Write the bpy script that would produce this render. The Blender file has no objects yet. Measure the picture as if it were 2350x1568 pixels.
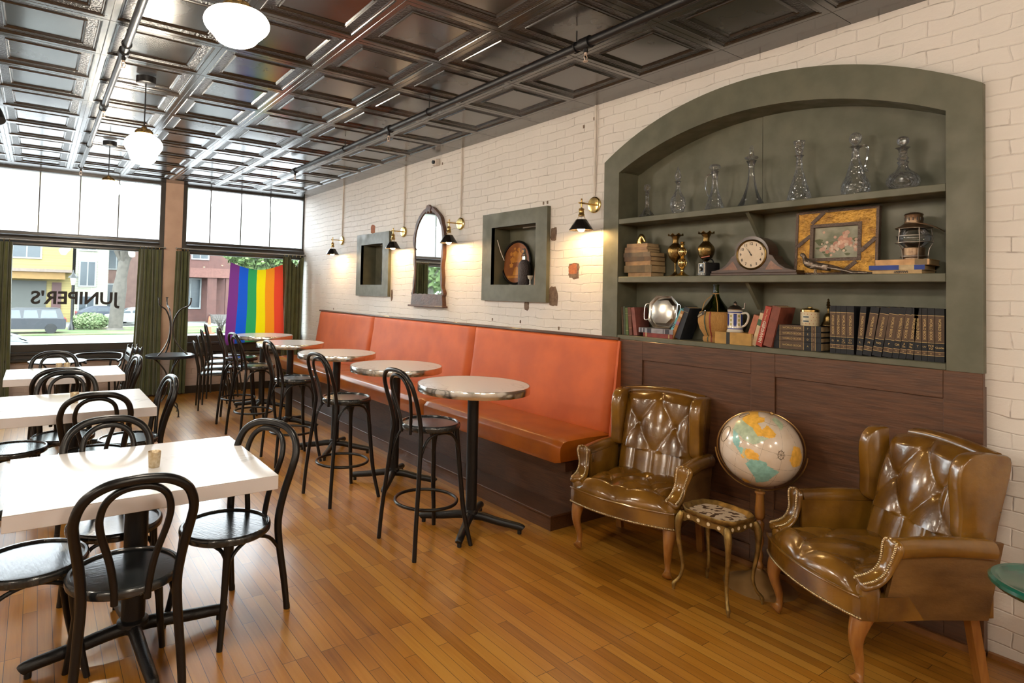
import bpy, math, random
from mathutils import Vector, Matrix, noise
from math import sin, cos, pi, sqrt, radians as rad

random.seed(7)
SC = bpy.context.scene
COL = SC.collection

# ---------------------------------------------------------------- camera
cd = bpy.data.cameras.new('camera')
cam = bpy.data.objects.new('camera', cd)
COL.objects.link(cam)
_y, _p, _r = rad(33.7038), rad(1.75574), rad(1.36676)
_f = Vector((sin(_y) * cos(_p), cos(_y) * cos(_p), sin(_p)))
_rt = Vector((cos(_y), -sin(_y), 0))
_u = _rt.cross(_f)
_R = cos(_r) * _rt + sin(_r) * _u
_U = -sin(_r) * _rt + cos(_r) * _u
m = Matrix((_R, _U, -_f)).transposed().to_4x4()
m.translation = Vector((0, 0, 1.57))
cam.matrix_world = m
cd.sensor_width = 36
cd.lens = 1381.59 / 2350 * 36
cd.shift_x = (1175 - 1008.75) / 2350
cd.shift_y = (630.25 - 784) / 2350
cd.clip_start = 0.05
cd.clip_end = 300
SC.camera = cam

# ---------------------------------------------------------------- world, exposure
w = bpy.data.worlds.new('overcast_sky')
SC.world = w
w.use_nodes = True
wn = w.node_tree
bg = wn.nodes['Background']
tc = wn.nodes.new('ShaderNodeTexCoord')
nz = wn.nodes.new('ShaderNodeTexNoise'); nz.inputs['Scale'].default_value = 2.5
rp = wn.nodes.new('ShaderNodeValToRGB')
rp.color_ramp.elements[0].color = (0.80, 0.90, 1.0, 1)
rp.color_ramp.elements[1].color = (1.0, 1.0, 1.0, 1)
wn.links.new(tc.outputs['Generated'], nz.inputs['Vector'])
wn.links.new(nz.outputs['Fac'], rp.inputs['Fac'])
wn.links.new(rp.outputs['Color'], bg.inputs['Color'])
bg.inputs['Strength'].default_value = 17.0
SC.view_settings.view_transform = 'Standard'
SC.view_settings.look = 'None'
SC.view_settings.gamma = 1
SC.view_settings.use_curve_mapping = False
SC.view_settings.exposure = 0.45
SC.cycles.use_denoising = True
SC.cycles.max_bounces = 8
SC.cycles.diffuse_bounces = 4
SC.cycles.glossy_bounces = 4
SC.cycles.transmission_bounces = 6
SC.cycles.transparent_max_bounces = 16
SC.cycles.caustics_reflective = False
SC.cycles.caustics_refractive = False
SC.cycles.sample_clamp_indirect = 4
LAMP_POWER = 100.0      # opal globes
BULB_POWER = 330.0     # sconce bulbs

# ---------------------------------------------------------------- materials
MATS = {}
def nt(name):
    m = bpy.data.materials.new(name); m.use_nodes = True
    t = m.node_tree
    return m, t, t.nodes['Principled BSDF'], t.nodes.new, t.links.new
def ramp(t, stops):
    r = t.nodes.new('ShaderNodeValToRGB')
    while len(r.color_ramp.elements) < len(stops): r.color_ramp.elements.new(0.5)
    for e, (p, c) in zip(r.color_ramp.elements, stops):
        e.position = p; e.color = (c[0], c[1], c[2], 1) if hasattr(c, '__len__') else (c, c, c, 1)
    return r
def M(name, col, rough=.5, metal=0, col2=None, sc=6, bump=0, bsc=60, coat=0, spec=.5, emit=0, stretch=None, rvar=0, sheen=0, detail=4, lo=.35, hi=.65):
    if name in MATS: return MATS[name]
    m, t, b, N, L = nt(name)
    b.inputs['Base Color'].default_value = (*col, 1)
    b.inputs['Roughness'].default_value = rough
    b.inputs['Metallic'].default_value = metal
    b.inputs['Coat Weight'].default_value = coat
    b.inputs['Coat Roughness'].default_value = .12
    b.inputs['Specular IOR Level'].default_value = spec
    b.inputs['Sheen Weight'].default_value = sheen
    if emit:
        b.inputs['Emission Color'].default_value = (*col, 1); b.inputs['Emission Strength'].default_value = emit
    tc = N('ShaderNodeTexCoord'); mp = N('ShaderNodeMapping')
    if stretch: mp.inputs['Scale'].default_value = stretch
    L(tc.outputs['Object'], mp.inputs['Vector'])
    n = N('ShaderNodeTexNoise'); n.inputs['Scale'].default_value = sc; n.inputs['Detail'].default_value = detail
    L(mp.outputs[0], n.inputs['Vector'])
    c2 = col2 or tuple(c * .8 for c in col)
    r = ramp(t, [(lo, col), (hi, c2)])
    L(n.outputs['Fac'], r.inputs['Fac']); L(r.outputs['Color'], b.inputs['Base Color'])
    if rvar:
        mr = N('ShaderNodeMapRange'); mr.inputs['From Min'].default_value = .3; mr.inputs['From Max'].default_value = .7
        mr.inputs['To Min'].default_value = max(.02, rough - rvar); mr.inputs['To Max'].default_value = rough + rvar
        L(n.outputs['Fac'], mr.inputs['Value']); L(mr.outputs[0], b.inputs['Roughness'])
    if bump:
        n2 = N('ShaderNodeTexNoise'); n2.inputs['Scale'].default_value = bsc; n2.inputs['Detail'].default_value = 3
        L(mp.outputs[0], n2.inputs['Vector'])
        bp = N('ShaderNodeBump'); bp.inputs['Strength'].default_value = bump; bp.inputs['Distance'].default_value = .01
        L(n2.outputs['Fac'], bp.inputs['Height']); L(bp.outputs[0], b.inputs['Normal'])
    MATS[name] = m
    return m
def glassy(name, tint=(1, 1, 1), ior=1.45, rough=0.0, bump=0, bsc=40, body=0.0, bodycol=(.8, .8, .8)):
    m, t, b, N, L = nt(name)
    t.nodes.remove(b)
    out = t.nodes['Material Output']
    tr = N('ShaderNodeBsdfTransparent'); tr.inputs['Color'].default_value = (*tint, 1)
    gl = N('ShaderNodeBsdfGlossy'); gl.inputs['Roughness'].default_value = rough; gl.inputs['Color'].default_value = (.95, .97, 1, 1)
    fr = N('ShaderNodeFresnel'); fr.inputs['IOR'].default_value = ior
    mx = N('ShaderNodeMixShader')
    L(fr.outputs[0], mx.inputs['Fac']); L(tr.outputs[0], mx.inputs[1]); L(gl.outputs[0], mx.inputs[2])
    last = mx
    if bump:
        tc = N('ShaderNodeTexCoord'); v = N('ShaderNodeTexVoronoi'); v.inputs['Scale'].default_value = bsc
        L(tc.outputs['Object'], v.inputs['Vector'])
        bp = N('ShaderNodeBump'); bp.inputs['Strength'].default_value = bump; bp.inputs['Distance'].default_value = .006
        L(v.outputs['Distance'], bp.inputs['Height'])
        for q in (gl, fr): L(bp.outputs[0], q.inputs['Normal'])
    if body:
        df = N('ShaderNodeBsdfTranslucent'); df.inputs['Color'].default_value = (*bodycol, 1)
        m2 = N('ShaderNodeMixShader'); m2.inputs['Fac'].default_value = body
        L(mx.outputs[0], m2.inputs[1]); L(df.outputs[0], m2.inputs[2]); last = m2
    L(last.outputs[0], out.inputs['Surface'])
    MATS[name] = m
    return m
def swz(t, order):           # rearranged object coordinates, e.g. 'yz'
    tc = t.nodes.new('ShaderNodeTexCoord'); s = t.nodes.new('ShaderNodeSeparateXYZ'); c = t.nodes.new('ShaderNodeCombineXYZ')
    t.links.new(tc.outputs['Object'], s.inputs[0])
    for i, k in enumerate(order): t.links.new(s.outputs['xyz'.index(k)], c.inputs[i])
    return c.outputs[0]
def brick_paint(name, order, col, dirt, bw=.205, bh=.0725, bumps=.55, warp=.06):
    m, t, b, N, L = nt(name)
    v = swz(t, order)
    nw = N('ShaderNodeTexNoise'); nw.inputs['Scale'].default_value = 3.5; nw.inputs['Detail'].default_value = 3
    L(v, nw.inputs['Vector'])
    sb = N('ShaderNodeVectorMath'); sb.operation = 'SUBTRACT'; sb.inputs[1].default_value = (.5, .5, .5)
    L(nw.outputs['Color'], sb.inputs[0])
    ml = N('ShaderNodeVectorMath'); ml.operation = 'SCALE'; ml.inputs['Scale'].default_value = warp
    L(sb.outputs[0], ml.inputs[0])
    ad = N('ShaderNodeVectorMath'); L(v, ad.inputs[0]); L(ml.outputs[0], ad.inputs[1])
    br = N('ShaderNodeTexBrick')
    br.inputs['Scale'].default_value = 1; br.inputs['Brick Width'].default_value = bw; br.inputs['Row Height'].default_value = bh
    br.inputs['Mortar Size'].default_value = .005; br.inputs['Mortar Smooth'].default_value = 1.0
    br.inputs['Color1'].default_value = (0, 0, 0, 1); br.inputs['Color2'].default_value = (1, 1, 1, 1); br.inputs['Mortar'].default_value = (.5, .5, .5, 1)
    L(ad.outputs[0], br.inputs['Vector'])
    n1 = N('ShaderNodeTexNoise'); n1.inputs['Scale'].default_value = 1.6; n1.inputs['Detail'].default_value = 6
    n2 = N('ShaderNodeTexNoise'); n2.inputs['Scale'].default_value = 26; n2.inputs['Detail'].default_value = 6; n2.inputs['Roughness'].default_value = .65
    n3 = N('ShaderNodeTexNoise'); n3.inputs['Scale'].default_value = 9; n3.inputs['Detail'].default_value = 5
    for n in (n1, n2, n3): L(v, n.inputs['Vector'])
    r1 = ramp(t, [(.3, col), (.7, tuple(c * .9 for c in col))]); L(n1.outputs['Fac'], r1.inputs['Fac'])
    # soot and chips in the joints: mortar mask x noise
    mm = N('ShaderNodeMath'); mm.operation = 'MULTIPLY'
    rs = ramp(t, [(.55, 0), (.64, 1)]); L(n3.outputs['Fac'], rs.inputs['Fac'])
    L(br.outputs['Fac'], mm.inputs[0]); L(rs.outputs['Color'], mm.inputs[1])
    rc = ramp(t, [(.70, 0), (.74, 1)]); L(n2.outputs['Fac'], rc.inputs['Fac'])
    mx0 = N('ShaderNodeMath'); mx0.operation = 'MAXIMUM'; L(mm.outputs[0], mx0.inputs[0]); L(rc.outputs['Color'], mx0.inputs[1])
    f = N('ShaderNodeMath'); f.operation = 'MULTIPLY'; f.inputs[1].default_value = .45; L(mx0.outputs[0], f.inputs[0])
    mx = N('ShaderNodeMixRGB'); L(f.outputs[0], mx.inputs['Fac']); L(r1.outputs['Color'], mx.inputs[1]); mx.inputs[2].default_value = (*dirt, 1)
    L(mx.outputs[0], b.inputs['Base Color'])
    b.inputs['Roughness'].default_value = .55
    # relief
    a = N('ShaderNodeMath'); a.operation = 'MULTIPLY'; a.inputs[1].default_value = -1.0; L(br.outputs['Fac'], a.inputs[0])
    c = N('ShaderNodeMath'); c.operation = 'MULTIPLY_ADD'; c.inputs[1].default_value = .55; L(n2.outputs['Fac'], c.inputs[0]); L(a.outputs[0], c.inputs[2])
    d = N('ShaderNodeMath'); d.operation = 'MULTIPLY_ADD'; d.inputs[1].default_value = .9; L(n3.outputs['Fac'], d.inputs[0]); L(c.outputs[0], d.inputs[2])
    e = N('ShaderNodeMath'); e.operation = 'MULTIPLY_ADD'; e.inputs[1].default_value = .35; L(br.outputs['Color'], e.inputs[0]); L(d.outputs[0], e.inputs[2])
    bp = N('ShaderNodeBump'); bp.inputs['Strength'].default_value = bumps; bp.inputs['Distance'].default_value = .006
    L(e.outputs[0], bp.inputs['Height']); L(bp.outputs[0], b.inputs['Normal'])
    MATS[name] = m
    return m
def plank_mat(name, order, cols, bw, bh, rough=.3, mortar=(.03, .012, .005), grain=(3, 60, 1), msize=.0012, coat=.3, gr=.5):
    m, t, b, N, L = nt(name)
    v = swz(t, order)
    br = N('ShaderNodeTexBrick'); br.offset = .37; br.offset_frequency = 3
    br.inputs['Scale'].default_value = 1; br.inputs['Brick Width'].default_value = bw; br.inputs['Row Height'].default_value = bh
    br.inputs['Mortar Size'].default_value = msize; br.inputs['Mortar Smooth'].default_value = .2
    br.inputs['Color1'].default_value = (0, 0, 0, 1); br.inputs['Color2'].default_value = (1, 1, 1, 1); br.inputs['Mortar'].default_value = (.5, .5, .5, 1)
    L(v, br.inputs['Vector'])
    mp = N('ShaderNodeMapping'); mp.inputs['Scale'].default_value = grain; L(v, mp.inputs['Vector'])
    # each board shifts its own grain
    va = N('ShaderNodeVectorMath'); va.operation = 'MULTIPLY_ADD'; va.inputs[1].default_value = (9, 9, 9)
    L(br.outputs['Color'], va.inputs[0]); L(mp.outputs[0], va.inputs[2])
    n1 = N('ShaderNodeTexNoise'); n1.inputs['Scale'].default_value = 1.0; n1.inputs['Detail'].default_value = 6; n1.inputs['Distortion'].default_value = .6
    L(va.outputs[0], n1.inputs['Vector'])
    n2 = N('ShaderNodeTexNoise'); n2.inputs['Scale'].default_value = 1.1; n2.inputs['Detail'].default_value = 5; L(v, n2.inputs['Vector'])
    mxa = N('ShaderNodeMath'); mxa.operation = 'MULTIPLY_ADD'; mxa.inputs[1].default_value = gr; L(n1.outputs['Fac'], mxa.inputs[0])
    mb = N('ShaderNodeMath'); mb.operation = 'MULTIPLY'; mb.inputs[1].default_value = .34; L(br.outputs['Color'], mb.inputs[0])
    L(mb.outputs[0], mxa.inputs[2])
    mc = N('ShaderNodeMath'); mc.operation = 'MULTIPLY_ADD'; mc.inputs[1].default_value = .50; L(n2.outputs['Fac'], mc.inputs[0]); L(mxa.outputs[0], mc.inputs[2])
    k = len(cols)
    r = ramp(t, [(.28 + .52 * i / (k - 1), c) for i, c in enumerate(cols)]); L(mc.outputs[0], r.inputs['Fac'])
    mx = N('ShaderNodeMixRGB'); L(br.outputs['Fac'], mx.inputs['Fac']); L(r.outputs['Color'], mx.inputs[1]); mx.inputs[2].default_value = (*mortar, 1)
    L(mx.outputs[0], b.inputs['Base Color'])
    rr = N('ShaderNodeMapRange'); rr.inputs['To Min'].default_value = rough - .1; rr.inputs['To Max'].default_value = rough + .14
    L(n2.outputs['Fac'], rr.inputs['Value']); L(rr.outputs[0], b.inputs['Roughness'])
    b.inputs['Coat Weight'].default_value = coat; b.inputs['Coat Roughness'].default_value = .16
    bp = N('ShaderNodeBump'); bp.inputs['Strength'].default_value = .25; bp.inputs['Distance'].default_value = .002; bp.invert = True
    ma = N('ShaderNodeMath'); ma.operation = 'MULTIPLY_ADD'; ma.inputs[1].default_value = .5; L(n2.outputs['Fac'], ma.inputs[0]); L(br.outputs['Fac'], ma.inputs[2])
    L(ma.outputs[0], bp.inputs['Height']); L(bp.outputs[0], b.inputs['Normal'])
    MATS[name] = m
    return m
def marble_mat(name, base, vein, sc=2.6):
    m, t, b, N, L = nt(name)
    tc = N('ShaderNodeTexCoord')
    n = N('ShaderNodeTexNoise'); n.inputs['Scale'].default_value = sc; n.inputs['Detail'].default_value = 7; n.inputs['Distortion'].default_value = 1.2
    L(tc.outputs['Object'], n.inputs['Vector'])
    r = ramp(t, [(.0, base), (.485, base), (.5, vein), (.515, base), (1, base)]); L(n.outputs['Fac'], r.inputs['Fac'])
    n2 = N('ShaderNodeTexNoise'); n2.inputs['Scale'].default_value = 1.7; n2.inputs['Detail'].default_value = 3
    L(tc.outputs['Object'], n2.inputs['Vector'])
    r2 = ramp(t, [(.42, 0), (.62, 1)]); L(n2.outputs['Fac'], r2.inputs['Fac'])
    mx = N('ShaderNodeMixRGB'); L(r2.outputs['Color'], mx.inputs['Fac']); mx.inputs[1].default_value = (*base, 1); L(r.outputs['Color'], mx.inputs[2])
    L(mx.outputs[0], b.inputs['Base Color']); b.inputs['Roughness'].default_value = .22
    MATS[name] = m
    return m

# ---------------------------------------------------------------- mesh builder
def V3(*a): return Vector(a)
def cr(pts, k=6, closed=False):
    """Catmull-Rom through points (any tuple length)"""
    n = len(pts); out = []
    rng = range(n) if closed else range(n - 1)
    for i in rng:
        g = (lambda j: pts[j % n]) if closed else (lambda j: pts[min(max(j, 0), n - 1)])
        p0, p1, p2, p3 = g(i - 1), g(i), g(i + 1), g(i + 2)
        for s in range(k):
            t = s / k
            out.append(tuple(.5 * (2 * b + (c - a) * t + (2 * a - 5 * b + 4 * c - d) * t * t + (3 * b - a - 3 * c + d) * t ** 3) for a, b, c, d in zip(p0, p1, p2, p3)))
    if not closed: out.append(tuple(pts[-1]))
    return out
class G:
    def __init__(s): s.v = []; s.f = []; s.s = []; s.m = []; s.mi = 0; s.X = None
    def add(s, vs, fs, smooth=False, mi=None):
        o = len(s.v)
        if s.X is not None: vs = [s.X @ Vector(v) for v in vs]
        s.v += [tuple(v) for v in vs]
        s.f += [tuple(o + i for i in f) for f in fs]
        s.s += [smooth] * len(fs); s.m += [s.mi if mi is None else mi] * len(fs)
        return s
    def box(s, x0, x1, y0, y1, z0, z1, b=0, mi=None):
        if b <= 0:
            vs = [(x, y, z) for x in (x0, x1) for y in (y0, y1) for z in (z0, z1)]
            return s.add(vs, [(0, 1, 3, 2), (4, 6, 7, 5), (0, 4, 5, 1), (2, 3, 7, 6), (0, 2, 6, 4), (1, 5, 7, 3)], False, mi)
        # chamfered box
        c = ((x0 + x1) / 2, (y0 + y1) / 2, (z0 + z1) / 2); h = (abs(x1 - x0) / 2, abs(y1 - y0) / 2, abs(z1 - z0) / 2)
        b = min(b, min(h) * .98)
        vs = []; idx = {}
        for sx in (-1, 1):
            for sy in (-1, 1):
                for sz in (-1, 1):
                    for a in range(3):
                        d = [h[0] - b, h[1] - b, h[2] - b]; d[a] = h[a]
                        idx[sx, sy, sz, a] = len(vs); vs.append((c[0] + sx * d[0], c[1] + sy * d[1], c[2] + sz * d[2]))
        F = []
        for a in range(3):
            o = [i for i in range(3) if i != a]
            for sg in (-1, 1):
                q = []
                for p, r in ((-1, -1), (1, -1), (1, 1), (-1, 1)):
                    k = [0, 0, 0]; k[a] = sg; k[o[0]] = p; k[o[1]] = r; q.append(idx[k[0], k[1], k[2], a])
                F.append(q)
        for a in range(3):
            for e in range(a + 1, 3):
                g = 3 - a - e
                for sa in (-1, 1):
                    for se in (-1, 1):
                        k1 = [0, 0, 0]; k2 = [0, 0, 0]
                        k1[a] = k2[a] = sa; k1[e] = k2[e] = se; k1[g] = -1; k2[g] = 1
                        F.append([idx[(*k1, a)], idx[(*k2, a)], idx[(*k2, e)], idx[(*k1, e)]])
        for sx in (-1, 1):
            for sy in (-1, 1):
                for sz in (-1, 1): F.append([idx[sx, sy, sz, 0], idx[sx, sy, sz, 1], idx[sx, sy, sz, 2]])
        return s.add(vs, F, False, mi)
    def lathe(s, prof, n=24, c=(0, 0, 0), axis='z', smooth=True, mi=None, sq=1, fl=0):
        """prof: (r, z) list; caps close where r == 0"""
        vs = []; F = []
        for r, z in prof:
            for i in range(n):
                a = 2 * pi * i / n; rr = r * (1 + fl * cos(a * 8)) if fl else r
                p = (rr * cos(a), rr * sin(a) * sq, z)
                if axis == 'x': p = (p[2], p[0], p[1])
                if axis == 'y': p = (p[0], p[2], p[1])
                vs.append((p[0] + c[0], p[1] + c[1], p[2] + c[2]))
        for j in range(len(prof) - 1):
            for i in range(n):
                k = (i + 1) % n
                F.append((j * n + i, j * n + k, (j + 1) * n + k, (j + 1) * n + i))
        if prof[0][0] > 1e-6: F.append(tuple(range(n))[::-1])
        if prof[-1][0] > 1e-6: F.append(tuple((len(prof) - 1) * n + i for i in range(n)))
        return s.add(vs, F, smooth, mi)
    def cyl(s, p0, p1, r0, r1=None, n=16, mi=None, smooth=True):
        r1 = r0 if r1 is None else r1
        return s.tube([p0, p1], [r0, r1], n, mi=mi, smooth=smooth)
    def tube(s, pts, r, n=10, closed=False, mi=None, smooth=True, flat=1, up=None, caps=True):
        P = [Vector(p) for p in pts]; k = len(P)
        R = r if hasattr(r, '__len__') else [r] * k
        vs = []; F = []
        t0 = (P[1] - P[0]).normalized()
        u = Vector(up) if up else (Vector((0, 0, 1)) if abs(t0.z) < .9 else Vector((1, 0, 0)))
        nrm = (u - t0 * u.dot(t0)).normalized()
        for i in range(k):
            if closed: t = P[(i + 1) % k] - P[i - 1]
            else: t = P[min(i + 1, k - 1)] - P[max(i - 1, 0)]
            t.normalize()
            if up: nrm = Vector(up)
            nrm = nrm - t * nrm.dot(t)
            if nrm.length < 1e-6: nrm = t.orthogonal()
            nrm.normalize(); bn = t.cross(nrm)
            for j in range(n):
                a = 2 * pi * j / n
                vs.append(P[i] + nrm * cos(a) * R[i] * flat + bn * sin(a) * R[i])
        for i in range(k if closed else k - 1):
            i2 = (i + 1) % k
            for j in range(n):
                j2 = (j + 1) % n
                F.append((i * n + j, i * n + j2, i2 * n + j2, i2 * n + j))
        if not closed and caps:
            F.append(tuple(range(n))[::-1]); F.append(tuple((k - 1) * n + j for j in range(n)))
        return s.add(vs, F, smooth, mi)
    def prism(s, poly, ext, mi=None, smooth=False):
        """poly: 3-D points in a plane, extruded by vector ext"""
        n = len(poly); e = Vector(ext); P = [Vector(p) for p in poly]
        vs = P + [p + e for p in P]
        F = [tuple(range(n))[::-1], tuple(n + i for i in range(n))] + [(i, (i + 1) % n, n + (i + 1) % n, n + i) for i in range(n)]
        return s.add(vs, F, smooth, mi)
    def grid(s, fn, nu, nv, cu=False, cv=False, smooth=True, mi=None):
        vs = [fn(i / (nu if cu else nu - 1), j / (nv if cv else nv - 1)) for i in range(nu) for j in range(nv)]
        F = [(i * nv + j, ((i + 1) % nu) * nv + j, ((i + 1) % nu) * nv + (j + 1) % nv, i * nv + (j + 1) % nv)
             for i in range(nu if cu else nu - 1) for j in range(nv if cv else nv - 1)]
        return s.add(vs, F, smooth, mi)
    def ball(s, c, r, n=12, mi=None, sz=1):
        pr = [(r * sin(pi * i / n), -r * sz * cos(pi * i / n)) for i in range(n + 1)]
        pr[0] = (0, pr[0][1]); pr[-1] = (0, pr[-1][1])
        return s.lathe(pr, max(8, n * 2), c, mi=mi)
def mesh(g, name, mats, smooth_angle=40):
    me = bpy.data.meshes.new(name)
    me.from_pydata(g.v, [], g.f)
    me.polygons.foreach_set('use_smooth', g.s)
    me.polygons.foreach_set('material_index', g.m)
    if not isinstance(mats, (list, tuple)): mats = [mats]
    for q in mats: me.materials.append(q)
    me.validate(); me.update()
    import bmesh
    bm = bmesh.new(); bm.from_mesh(me)
    bmesh.ops.remove_doubles(bm, verts=bm.verts, dist=1e-6)
    bmesh.ops.recalc_face_normals(bm, faces=bm.faces)
    bm.to_mesh(me); bm.free()
    if any(g.s): me.set_sharp_from_angle(angle=rad(smooth_angle))
    return me
def tag(o, label=None, cat=None, group=None, kind=None):
    if label: o['label'] = label
    if cat: o['category'] = cat
    if group: o['group'] = group
    if kind: o['kind'] = kind
    return o
def thing(name, label, cat, loc=(0, 0, 0), rz=0, group=None, rot=None):
    o = bpy.data.objects.new(name, None); COL.objects.link(o); o.empty_display_size = .1
    o.location = loc; o.rotation_euler = rot or (0, 0, rz)
    return tag(o, label, cat, group)
def P(g, name, mats, parent=None, label=None, kind=None, loc=None, rot=None, ang=40):
    o = bpy.data.objects.new(name, mesh(g, name, mats, ang)); COL.objects.link(o)
    o.parent = parent
    if loc: o.location = loc
    if rot: o.rotation_euler = rot
    if label: o['label'] = label
    if kind: o['kind'] = kind
    return o
def tree(o, parent=None):
    c = o.copy(); COL.objects.link(c); c.parent = parent
    for ch in [q for q in KIDS.get(o.name, [])]: tree(ch, c)
    return c
KIDS = {}
def dup(root, loc, rz=None, label=None, group=None, rot=None):
    KIDS.clear()
    for q in COL.objects:
        if q.parent: KIDS.setdefault(q.parent.name, []).append(q)
    c = tree(root)
    c.location = loc
    if rz is not None: c.rotation_euler = (0, 0, rz)
    if rot: c.rotation_euler = rot
    tag(c, label, None, group)
    return c
def struct(g, name, mats, parent=None, ang=40):
    o = P(g, name, mats, parent, ang=ang); o['kind'] = 'structure'
    return o
def text(s, size, mat, name, parent, loc, rot, ext=.0006, bold=0, align='CENTER'):
    c = bpy.data.curves.new(name, 'FONT'); c.body = s; c.size = size; c.extrude = ext; c.offset = bold
    c.align_x = align; c.align_y = 'CENTER'; c.resolution_u = 3
    o = bpy.data.objects.new(name, c); COL.objects.link(o)
    bpy.context.view_layer.update()
    me = bpy.data.meshes.new_from_object(o.evaluated_get(bpy.context.evaluated_depsgraph_get()))
    bpy.data.objects.remove(o); bpy.data.curves.remove(c)
    me.materials.clear(); me.materials.append(mat)
    q = bpy.data.objects.new(name, me); COL.objects.link(q); q.parent = parent; q.location = loc; q.rotation_euler = rot
    return q
W = 3.62          # face of the right-hand brick wall
WY = 9.5          # window wall
CH = 3.08         # ceiling
# ================================================================ materials used
BRICK_W = brick_paint('painted_brick', 'yz', (.76, .715, .67), (.15, .10, .075))
BRICK_B = brick_paint('painted_brick_back', 'xz', (.50, .41, .37), (.12, .08, .06), bumps=.5)
FLOOR = plank_mat('maple_strip_floor', 'yx', [(.14, .048, .005), (.28, .108, .011), (.37, .155, .017), (.44, .21, .032)], .62, .057, rough=.32, coat=.35, gr=.38)
GREEN = M('sage_green_paint', (.118, .114, .076), .5, col2=(.092, .094, .062), sc=9, bump=.08, bsc=30, rvar=.1)
OAK = M('dark_stained_oak', (.098, .040, .017), .42, col2=(.056, .022, .010), sc=5, stretch=(30, 1.5, 30), bump=.12, bsc=12, coat=.15, detail=6)
OAKV = M('dark_stained_oak_flat', (.112, .045, .019), .40, col2=(.062, .025, .011), sc=5, stretch=(30, 1.2, 12), bump=.12, bsc=10, coat=.2, detail=6)
TIN = M('black_tin', (.012, .010, .009), .25, col2=(.018, .014, .012), sc=2.5, bump=.025, bsc=3, spec=.7, rvar=.05, coat=.5)
TINH = M('hammered_black_tin', (.014, .011, .010), .28, bump=.8, bsc=75, spec=.7)
BLACK = M('black_lacquer', (.006, .0055, .006), .30, bump=.03, bsc=30, spec=.40)
IRON = M('black_powder_coat', (.008, .008, .009), .38, bump=.15, bsc=160, spec=.4)
WINF = M('dark_window_frame', (.030, .024, .018), .35, sc=8)
PINKP = M('tan_plaster', (.58, .40, .30), .7, col2=(.50, .34, .25), sc=4, bump=.15, bsc=20)
BRASS = M('aged_brass', (.62, .42, .16), .25, 1, col2=(.42, .27, .10), sc=14, rvar=.1)
BRASSD = M('dark_brass', (.30, .20, .07), .34, 1, col2=(.10, .065, .03), sc=16, bump=.25, bsc=90, rvar=.1)
GOLD = M('bright_brass', (.75, .55, .22), .2, 1)
ALU = M('brushed_aluminium', (.78, .77, .74), .17, 1, sc=3)
MARB = marble_mat('white_marble_laminate', (.70, .69, .69), (.42, .40, .40))
TEDGE = M('marble_laminate_edge', (.72, .70, .72), .16, col2=(.66, .64, .66), sc=3, spec=.6)
SEATW = M('black_stained_seat', (.014, .017, .020), .2, col2=(.022, .026, .028), sc=3, stretch=(2, 14, 2), bump=.05, bsc=8, spec=.7)
CURT = M('olive_velvet', (.085, .095, .030), .8, col2=(.055, .064, .020), sc=7, sheen=.5, bump=.1, bsc=40)
VEL = M('rust_orange_velvet', (.60, .112, .012), .62, col2=(.50, .088, .010), sc=4, sheen=.08, bump=.12, bsc=12)
VINYL = M('orange_vinyl', (.42, .115, .008), .30, col2=(.32, .078, .006), sc=5, bump=.1, bsc=220, coat=.15)
WHITE = M('white_paint', (.78, .72, .66), .5)
PAPER = M('aged_paper', (.55, .40, .22), .8, col2=(.40, .27, .13), sc=30, stretch=(1, 1, 60))
PANE = glassy('window_glass', (.78, .82, .81), 1.2)
FROST = glassy('hazy_transom_glass', (.86, .88, .88), 1.3, body=.25, bodycol=(.95, .97, .98), bump=.1, bsc=8)
CRYS = glassy('cut_crystal', (.99, .995, .995), 1.75, .04, bump=1.0, bsc=55, body=.17)  # white translucent body mixed in to stand for bright highlights
CLEAR = glassy('clear_glass', (.985, .99, .99), 1.6, .03, body=.08)
MIR = M('mirror_silver', (.92, .93, .92), .02, 1, col2=(.92, .93, .92))
OPAL = M('lit_opal_glass', (1, .87, .70), .4, emit=LAMP_POWER, col2=(1, .87, .70))
BULB = M('lit_bulb', (1, .60, .22), .4, emit=BULB_POWER, col2=(1, .60, .22))
LEA = M('tan_buttoned_leather', (.235, .112, .014), .21, col2=(.105, .045, .007), sc=5, bump=.10, bsc=55, coat=.5, rvar=.05, detail=6)
LEAS = M('tan_leather_outside', (.19, .100, .030), .38, col2=(.115, .055, .015), sc=6, stretch=(1, 1, 3), bump=.12, bsc=60, detail=6)
WOODL = M('honey_wood', (.34, .145, .030), .3, col2=(.24, .09, .018), sc=4, stretch=(9, 9, 1.5), coat=.4)
GILT = M('antique_gilt', (.34, .22, .065), .42, .75, col2=(.20, .12, .035), sc=26, bump=.3, bsc=70)

# ================================================================ shell
g = G(); g.box(-3.4, 4.2, -3.6, 9.9, -.12, 0); struct(g, 'floor', FLOOR)

# tin ceiling: pressed tiles .61 m on a grid, smooth border strip beside the wall
TX0, TY0, TS = .29, 2.67, .62
prof = [(0, .004), (.003, 0), (.032, 0), (.035, .006), (.040, .002), (.044, .007), (.050, .007), (.054, .010), (.104, .013), (.107, .007), (.113, .013), (.118, .008), (.124, .016), (.129, .016)]
g = G()
def tile(x0, x1, y0, y1):
    prev = None
    for k, (d, z) in enumerate(prof):
        q = [(x0 + d, y0 + d, CH + z), (x1 - d, y0 + d, CH + z), (x1 - d, y1 - d, CH + z), (x0 + d, y1 - d, CH + z)]
        if prev:
            g.add(prev + q, [(0, 1, 5, 4), (1, 2, 6, 5), (2, 3, 7, 6), (3, 0, 4, 7)], False, 1 if prof[k][0] == .104 else 0)
        prev = q
    g.add(prev, [(0, 1, 2, 3)], False, 0)
xs = [TX0 + TS * i for i in range(-6, 6)]
ysl = [TY0 + .607 * j for j in range(-9, 12)]
ysl[-1] = 9.2
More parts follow.
